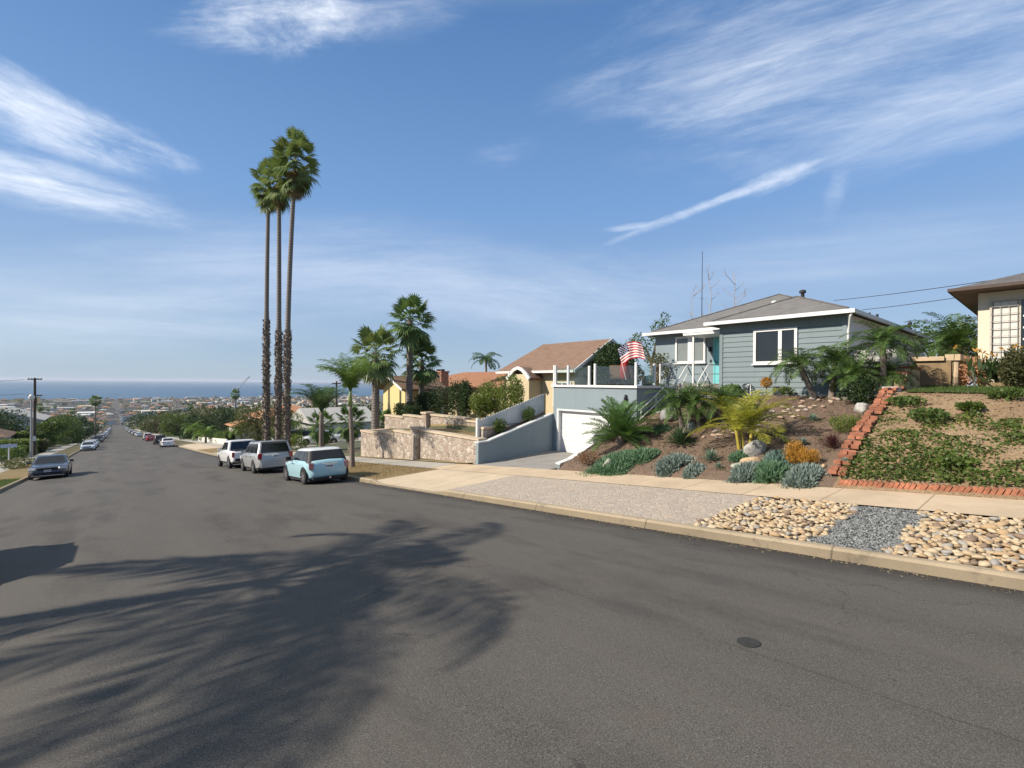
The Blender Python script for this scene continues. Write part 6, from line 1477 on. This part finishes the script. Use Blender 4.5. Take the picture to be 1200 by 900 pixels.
# ------------------------------------------------------------------ down the hill
POLE = simple('pole_wood', (.09, .07, .055), .9, .3, 4)
def upole(label, x, y, h, arms, lean=0):
    z = H(x, y); t = thing('utility_pole', label, 'utility pole', (x, y, z)); MB().tube([(0, 0, -.5), (lean, 0, h)], [.19, .13], 10).build('pole', POLE, t)
    for az_ in arms:
        MB().box(-.7, .7, -.06, .06, az_-.07, az_+.07).build('crossarm', POLE, t)
        ins = MB()
        for k in (-.62, -.3, .3, .62): ins.lathe([(.05, 0), (.06, .08), (.02, .14)], 8, 'Z', (k, 0, az_+.07))
        ins.build('insulators', CHROME, t)
    return t
up = upole('dark wooden utility pole with two crossarms on the left verge', -8.3, 90, 10.4, (10.2, 8.0)); MB().lathe([(.22, 6.9), (.22, 7.8), (.05, 7.85)], 12, 'Z', (.35, 0, 0)).build('transformer', CHROME, up)
MB().box(-.16, .16, -.26, -.19, 1.9, 2.5).build('pole_sign', WHITEP, up)
sl2 = thing('street_lamp', 'pale street lamp post standing beside the wooden utility pole', 'street lamp', (-7.9, 82.5, H(-7.9, 82.5))); MB().tube([(0, 0, -.3), (0, 0, 7.0)], [.13, .09], 10).build('post', simple('lamp_grey', (.40, .40, .38), .7, .15, 3), sl2); MB().lathe([(.10, 7.0), (.28, 7.2), (.30, 7.5), (.12, 7.72), (.02, 7.8)], 12).build('lamp_head', WHITEP, sl2)
for k, dz in enumerate((10.05, 8.15)): cable(['top cable', 'lower cable'][k]+' running left from the wooden utility pole', (-8.3-1, 90, H(-8.3, 90)+dz+.1), (-60, 110, H(-60, 110)+dz), 1.0, .02)
upole('slim utility pole among the trees beyond the orange tile roof', 27, 118, 9.5, (9.0,)); upole('slim utility pole hidden behind the tall fan palms', 26.5, 74, 8.4, (8.0,))
cable('long cable hanging between the poles over the hillside gardens', (27, 118, H(27, 118)+9.1), (26.5, 74, H(26.5, 74)+8.1), .7, .02)
sg = thing('yard_sign', 'blue yard sign on a white post by the left hedge', 'sign', (-8.55, 72, H(-8.55, 72))); MB().tube([(0, 0, -.2), (0, 0, 1.5)], .05, 8).build('post', WHITEP, sg); MB().box(-.6, .6, -.03, .03, 1.5, 1.85).build('board', simple('sign_blue', (.34, .42, .56), .5, .1, 2), sg)
# hedges on both sides
def hedge(label, x0, x1, y0, y1, h, mat, n, leaf, seed):
    rng = np.random.default_rng(seed); P = np.stack([rng.uniform(x0, x1, n), rng.uniform(y0, y1, n), rng.uniform(0, h, n)], 1); f = rng.integers(0, 3, n)
    P[f == 0, 2] = h; e = f == 1; P[e, 1] = np.where(rng.random(e.sum()) < .6, y0, y1); e = f == 2; P[e, 0] = np.where(rng.random(e.sum()) < .5, x0, x1)
    P += rng.normal(size=P.shape)*.06; P[:, 2] += [H(a, b) for a, b in zip(P[:, 0], P[:, 1])]; D = unit(rng.normal(size=P.shape)+[0, 0, .3]); o = quads('hedge', leaf_quads(P, D, leaf, leaf*.6, rng), mat, None, (x0, y0, H(x0, y0))); return tag(o, label, 'hedge')
hedge('clipped green hedge in front of the white orange-roofed house', 12.5, 13.6, 80, 108, 1.5, LF_MID, 6000, .3, 1)
hedge('long clipped hedge on the left behind the utility pole', -16, -9.2, 96, 104, 1.9, LF_LIGHT, 5000, .3, 2); hedge('lower dark hedge on the left nearer than the long clipped one', -15, -9.0, 82, 88, 1.3, LF_MID, 4000, .26, 3)
fw = thing('garden_wall', 'low white garden wall below the clipped hedge', 'wall', (12.3, 80, H(12.3, 80)), world=True); m = MB(); m.loft([[(12.25, y, H(12.3, y)-.6), (12.42, y, H(12.3, y)-.6), (12.42, y, H(12.3, y)+.75), (12.25, y, H(12.3, y)+.75)] for y in (78, 85, 92, 100, 108)]); m.build('wall', wallmat('gwall', (.6, .58, .53)), fw)
# trees one can tell apart
T = lambda lb, px, X, h, r, mt, n, leaf, seed, **k: tree('tree', lb, X, YatX(px, X), H(X, YatX(px, X)), h, r, mt, n, leaf, seed=seed, **k)
T('rounded olive brown tree left of the tall fan palms', 303, 13.6, 6.3, 2.7, LF_OLIVE, 5200, .2, 201, cz=.4, nb=13)
tree('tree', 'tall olive tree just behind the rounded olive brown one', 16.5, 70, H(16.5, 70), 6.6, 2.6, LF_OLIVE, 4200, .2, seed=202, cz=.4, nb=12)
tree('tree', 'feathery green tree behind the bases of the tall fan palms', 14.5, 56, H(14.5, 56), 5.2, 2.3, LF_MID, 4600, .17, seed=203, cz=.3, nb=12)
tree('tree', 'dark tree behind the slim bluish palm', 20.5, 74, H(20.5, 74), 6.6, 3.2, LF_DARK, 3600, .24, seed=204, cz=.4)
shrub('shrub', 'yellow green shrub behind the pale blue hatchback', 13.2, 47.5, 1.1, 1.2, 1.5, LF_LIGHT, 1500, .15, seed=205); shrub('shrub', 'low green shrub beside the white pickup truck', 11.4, 50.0, .5, .6, .7, LF_OLIVE, 500, .1, seed=206, z=H(11.4, 50))
feather_palm('queen_palm', 'small light green palm at the left of the rounded olive brown tree', 11.9, 66, H(11.9, 66), 2.2, .16, .12, 1.9, 16, LF_QUEEN, None, 207, nl=34, ll=.5, lw=.06)
feather_palm('queen_palm', 'low drooping palm beside the white garden wall', 11.6, 93, H(11.6, 93), 1.6, .18, .14, 2.4, 18, LF_QUEEN, None, 208, nl=34, ll=.6, lw=.08)
feather_palm('queen_palm', 'second low palm beyond the white garden wall', 11.9, 112, H(11.9, 112), 2.6, .18, .14, 2.6, 18, LF_QUEEN, None, 209, nl=34, ll=.6, lw=.08)
for i, (X, Y, h, r, mt, lb) in enumerate(((15, 128, 6.5, 4.5, LF_DARK, 'broad dark tree above the low palms on the right'), (18, 146, 7.5, 5, LF_OLIVE, 'broad olive tree behind the broad dark one'), (14, 168, 7, 4.5, LF_MID, 'green street tree beyond the red sedan'), (24, 160, 9.5, 5.0, LF_DARK, 'tall dark tree under the distant tall palm'), (13.5, 196, 8, 5, LF_OLIVE, 'olive tree farther down the right verge'), (22, 205, 9, 6, LF_DARK, 'wide dark tree far down on the right'), (13, 240, 9, 5.5, LF_OLIVE, 'brownish tree beside the far street on the right'), (30, 190, 9, 5.5, LF_MID, 'green tree behind the orange tile roof'), (38, 170, 8, 5, LF_DARK, 'dark tree to the right of the orange tile roof'),
        (-15.5, 124, 7.5, 4.5, LF_DARK, 'big dark tree at the left edge behind the hedges'), (-19, 134, 8, 4.8, LF_DARK, 'second big dark tree at the left edge'), (-11.5, 138, 6.0, 3.6, LF_MID, 'mid green tree left of the pale parked cars'), (-8.8, 152, 7.5, 4.2, LF_MID, 'full green tree over the left sidewalk'), (-10.5, 168, 8.5, 4.6, LF_MID, 'taller green tree behind the full green one'), (-9, 214, 9.5, 6, LF_DARK, 'dark purple green tree far down the left side'), (-13, 235, 9.5, 6.5, LF_DARK, 'wide dark tree beyond the left palm'), (-9.6, 104, 2.2, 1.6, LF_OLIVE, 'low olive shrub tree at the left sidewalk'), (-11, 116, 3.2, 2.2, LF_MID, 'small bushy tree near the left sidewalk'))):
    tree('tree', lb, X, Y, H(X, Y), h, r, mt, 4200, .42, seed=220+i, cz=.38, nb=11)
shrub('shrub', 'rounded bush near the left sidewalk beyond the pale cars', -7.4, 131, 1.2, 1.4, 1.8, LF_DARK, 700, .2, seed=260, z=H(-7.4, 131)); shrub('shrub', 'leafy bush at the lower left edge before the hedges', -9.3, 74.5, 1.6, 1.6, 1.7, LF_MID, 1500, .2, seed=261, z=H(-9.3, 74.5))
shrub('shrub', 'dry grey green plants on the left verge behind the dark grey sedan', -6.4, 58, 1.2, 3.5, .7, LF_OLIVE, 1500, .14, seed=262, z=H(-6.4, 58))
# palms down the hill: one of each kind, then copies
pf1 = fan_palm('fan_palm', 'fan palm standing at the left kerb far down the street', -6.0, 250, H(-6.0, 250), 14.5, .28, .2, 1.9, 30, LF_FAN, 'palms down the hill', 270, skirt=10)
pal = copy_tree(pf1); pal.location = (44, 258, H(44, 258)); pal['label'] = 'tall palm above the dark trees on the right hillside'; pal.scale = (1, 1, 1.08)
rg = random.Random(77); cnt = 0
def inwedge(X, Y): return -.132*Y < X < .43*Y and not (-9 < X < 13.5)
while cnt < 46:
    Y = 430*(4.6**rg.random()); X = rg.uniform(-.13, .36)*Y
    if not inwedge(X, Y): continue
    c = copy_tree(pf1); s = rg.uniform(.65, 1.25); c.location = (X, Y, H(X, Y)); c.scale = (1, 1, s) if Y < 600 else (1.35, 1.35, s); c.rotation_euler = (0, 0, rg.uniform(0, 6)); cnt += 1
    c['label'] = 'far fan palm standing above the rooftops of the hillside town'; c['group'] = 'far palms of the hillside town'
# houses of the hillside
HW = [('white', wallmat('town_white', (.66, .65, .62))), ('cream', wallmat('town_cream', (.60, .52, .38))), ('peach', wallmat('town_peach', (.58, .40, .27))), ('grey', wallmat('town_grey', (.36, .38, .39))), ('pale blue', wallmat('town_blue', (.44, .52, .58)))]
HR = [('orange tile', ROOF_ORANGE), ('brown', ROOF_BROWN), ('grey', ROOF_DARK), ('pale', ROOF_PALE), ('pale', ROOF_PALE)]
hp = []
for i, (wn, wm) in enumerate(HW):
    for j, (rn, rm_) in enumerate(HR[:4]):
        if (i+j) % 2 and i > 1: continue
        wx, wy, hh = 9+3*((i*7+j*3) % 3), 12+2*((i+2*j) % 3), 3.2+(2.6 if (i+j) % 3 == 0 else 0)
        b = MB(); b.mi = 0; b.box(-wx/2, wx/2, -wy/2, wy/2, -3, hh); b.mi = 1
        for fl_ in range(1 if hh < 4 else 2):
            zb1 = .9+2.7*fl_
            for q in (-.30, .05, .34):
                b.box(wx*q-.7, wx*q+.7, -wy/2-.03, -wy/2+.1, zb1, zb1+1.3); b.box(-wx/2-.03, -wx/2+.1, wy*q-.8, wy*q+.8, zb1, zb1+1.3)
        o = b.build('distant_house', [wm, WGLASS]); r_, _a, _b = hip_roof(-wx/2-.6, wx/2+.6, -wy/2-.6, wy/2+.6, hh+.02, .4); r_.build('roof', rm_, o); hp.append((o, wn, rn, max(wx, wy)))
flat = []
for i, (wn, wm) in enumerate(HW[:2]):
    b = MB(); b.mi = 0; b.box(-9, 9, -16, 16, -3, 7.5); b.box(-9.3, 9.3, -16.3, 16.3, 7.502, 8.0); b.mi = 1
    for fl_ in range(2):
        for q in range(7): b.box(-9.03, -8.9, -14+q*4, -12+q*4, 1+3.2*fl_, 2.5+3.2*fl_)
        for q in range(4): b.box(-7+q*4, -5+q*4, -16.03, -15.9, 1+3.2*fl_, 2.5+3.2*fl_)
    flat.append((b.build('distant_building', [wm, WGLASS]), wn))
placed = []; used = set()
def free(X, Y, r):
    if any((X-a)**2+(Y-b)**2 < (r+c)**2 for a, b, c in placed): return False
    placed.append((X, Y, r)); return True
for a in ((20, 98, 12), (22, 64, 8), (26, 118, 3), (15, 128, 5), (18, 146, 6), (24, 160, 6), (30, 190, 6), (14, 168, 5), (13.5, 196, 5), (22, 205, 6), (-15.5, 124, 5), (-19, 134, 5), (-11.5, 138, 4), (-8.8, 152, 4), (-10.5, 168, 5), (-9, 214, 6), (-13, 235, 6), (20, 74, 4)): placed.append(a)
rg = random.Random(99); cnt = 0; tries = 0
while cnt < 285 and tries < 20000:
    tries += 1; Y = 150*(13.8**(rg.random()**.72)); X = rg.uniform(-.135, .40)*Y
    if not (-.14*Y < X < .43*Y) or -15 < X < 20: continue
    if 40 < X/Y*1000 < 60: pass
    big = Y > 900 and rg.random() < .25
    if not free(X, Y, 12 if big else 8.5): continue
    if big: src, wn = rg.choice(flat); lb = 'far '+wn+' flat roofed building near the shore'; gp = 'flat roofed buildings near the shore'
    else:
        src, wn, rn, _ = rg.choice(hp); lb = 'far '+wn+' house with '+rn+' roof on the hillside'; gp = 'houses on the hillside below'
    if src.name in used: o = copy_tree(src)
    else: o = src; used.add(src.name)
    tag(o, lb, 'building' if big else 'house', gp); o.location = (X, Y, H(X, Y)); o.rotation_euler = (0, 0, rg.choice([0, math.pi/2])+rg.uniform(-.08, .08)); s = rg.uniform(.85, 1.2); o.scale = (s, s, rg.uniform(.9, 1.15)); cnt += 1
for o in [h[0] for h in hp]+[f[0] for f in flat]:
    if o.name not in used:
        for c in list(o.children): bpy.data.objects.remove(c)
        bpy.data.objects.remove(o)
# individual left houses near the edge of the frame
lh = thing('house', 'white gabled house at the left edge above the dark trees', 'house', (-20, 165, H(-20, 165)), world=True); zz = H(-20, 165)
MB().box(-26, -14, 160, 176, zz-3, zz+6.2).build('wall', HW[0][1], lh); m = MB(); m.loft([[(-27, 159.2, zz+6.2), (-20, 159.2, zz+8.7), (-13, 159.2, zz+6.2)], [(-27, 177, zz+6.2), (-20, 177, zz+8.7), (-13, 177, zz+6.2)]]); m.build('roof', ROOF_PALE, lh); window(lh, 160, -19, -17, zz+3.6, zz+5, [(.5, .1)], .12, axis='Y'); window(lh, 160, -24, -22, zz+3.6, zz+5, [(.5, .1)], .12, axis='Y')
lh2 = thing('house', 'small white cottage with brown roof at the left edge beside the hedge', 'house', (-15.4, 112, H(-15, 112)), world=True); zz = H(-15, 112)
MB().box(-20, -13.3, 108, 116, zz-3, zz+2.8).build('wall', HW[0][1], lh2); r_, _a, _b = hip_roof(-20.6, -12.7, 107.4, 116.6, zz+2.8, .45); r_.build('roof', ROOF_BROWN, lh2); window(lh2, 108, -15.6, -14, zz+.9, zz+2.3, [(.5, .1)], .12, axis='Y'); window(lh2, -13.3, 110, 112, zz+.9, zz+2.3, [(.5, .1)], .12, out=1)
# trees of the hillside, copied from a few kinds
tp = []
for i, (mt, h, r, nm) in enumerate(((LF_DARK, 8, 4.2, 'dark'), (LF_MID, 7, 4.0, 'green'), (LF_OLIVE, 7.5, 4.4, 'olive'), (LF_DARK, 6, 3.6, 'dark'), (LF_LIGHT, 5.5, 3.4, 'light green'))):
    tp.append((tree('hillside_tree', '', 0, 0, 0, h, r, mt, 900, .75, seed=300+i, cz=.3, nb=10), nm))
cnt = 0; used = set(); tries = 0
while cnt < 290 and tries < 30000:
    tries += 1; Y = 135*(15**(rg.random()**.8)); X = rg.uniform(-.14, .42)*Y
    if -9.5 < X < 13.5 or not free(X, Y, 2.6): continue
    src, nm = rg.choice(tp)
    o = copy_tree(src) if src.name in used else src; used.add(src.name)
    o.location = (X, Y, H(X, Y)-.3); s = rg.uniform(.75, 1.3)*(1.25 if Y > 600 else 1); o.scale = (s*1.15, s*1.15, s*.9); o.rotation_euler = (0, 0, rg.uniform(0, 6.28)); cnt += 1
    tag(o, 'far '+nm+' tree among the houses on the hillside', 'tree', 'trees among the hillside houses')
# pale crane near the shore
cx, cy = .172*900, 900.0; cr = thing('crane', 'pale crane with a raised jib against the sea', 'crane', (cx, cy, H(cx, cy)))
CRN_ = simple('crane_paint', (.55, .55, .55), .6, .1, 1); MB().box(-1.5, 1.5, -1.5, 1.5, 0, 38).build('mast', CRN_, cr); MB().box(-5, 4, -3, 3, 38, 43).build('cab', simple('crane_cab', (.25, .27, .3), .6, .1, 1), cr)
MB().loft([[(0, -1, 42), (0, 1, 42), (1.5, 1, 42), (1.5, -1, 42)], [(20, -.5, 64), (20, .5, 64), (21, .5, 63.4), (21, -.5, 63.4)]]).build('jib', CRN_, cr); MB().tube([(-5, 0, 43), (20, 0, 64)], .25, 6).build('stay', CRN_, cr)

# the mass of the town beyond what one can count
rng = np.random.default_rng(71); rg = random.Random(71); tw = MB(); k = 0; tries = 0
while k < 900 and tries < 40000:
    tries += 1; Y = 320*(6.9**rg.random()); X = rg.uniform(-.15, .45)*Y
    if (-11 < X < 16 if Y < 700 else -6 < X < 10) or not free(X, Y, 5.5): continue
    z = H(X, Y); wx, wy, hh = rg.uniform(4, 7), rg.uniform(5, 9), rg.uniform(3, 6.5); tw.mi = rg.randrange(5); tw.box(X-wx, X+wx, Y-wy, Y+wy, z-4, z+hh)
    tw.mi = 5+rg.choice([0, 1, 1, 2, 2, 3]); r = 2.2; v = [(X-wx-.5, Y-wy-.5, z+hh+.01), (X+wx+.5, Y-wy-.5, z+hh+.01), (X+wx+.5, Y+wy+.5, z+hh+.01), (X-wx-.5, Y+wy+.5, z+hh+.01), (X, Y-wy*.4, z+hh+r), (X, Y+wy*.4, z+hh+r)]
    tw.add(v, [(1, 2, 5, 4), (3, 0, 4, 5), (0, 1, 4), (2, 3, 5), (3, 2, 1, 0)]); k += 1
tag(tw.build('far_rooftops', [h[1] for h in HW]+[ROOF_ORANGE, ROOF_BROWN, ROOF_DARK, ROOF_PALE]), 'far mass of rooftops running down to the shore', 'town', kind='stuff')
bl = []
while len(bl) < 2600:
    Y = 260*(8.3**rg.random()); X = rg.uniform(-.15, .45)*Y
    if (-10 < X < 14.5 if Y < 420 else -8 < X < 12): continue
    s = rg.uniform(2.2, 4.6)*(1.35 if X > 0 and Y < 1100 else 1); bl.append(((X, Y, H(X, Y)+s*.75), (s, s, s*.95)))
tag(quads('far_treetops', blob_leaves(rng, bl, 95000, 1.5, 1.0), LF_DARK), 'far mass of treetops between the rooftops', 'trees', kind='stuff')
# sea air
hz = MB(); hz.box(-62000, 62000, -3000, 62500, -96, 34); m, nt, b = newmat('sea_haze'); nt.nodes.remove(b)
vol = nd(nt, 'ShaderNodeVolumePrincipled', {'Color': (.80, .88, 1.0, 1), 'Density': .00006, 'Anisotropy': .1}); nt.links.new(vol.outputs[0], nt.nodes['Material Output'].inputs['Volume'])
hzo = tag(hz.build('haze', m), 'thin blue sea haze over the town and ocean', 'haze', kind='stuff')
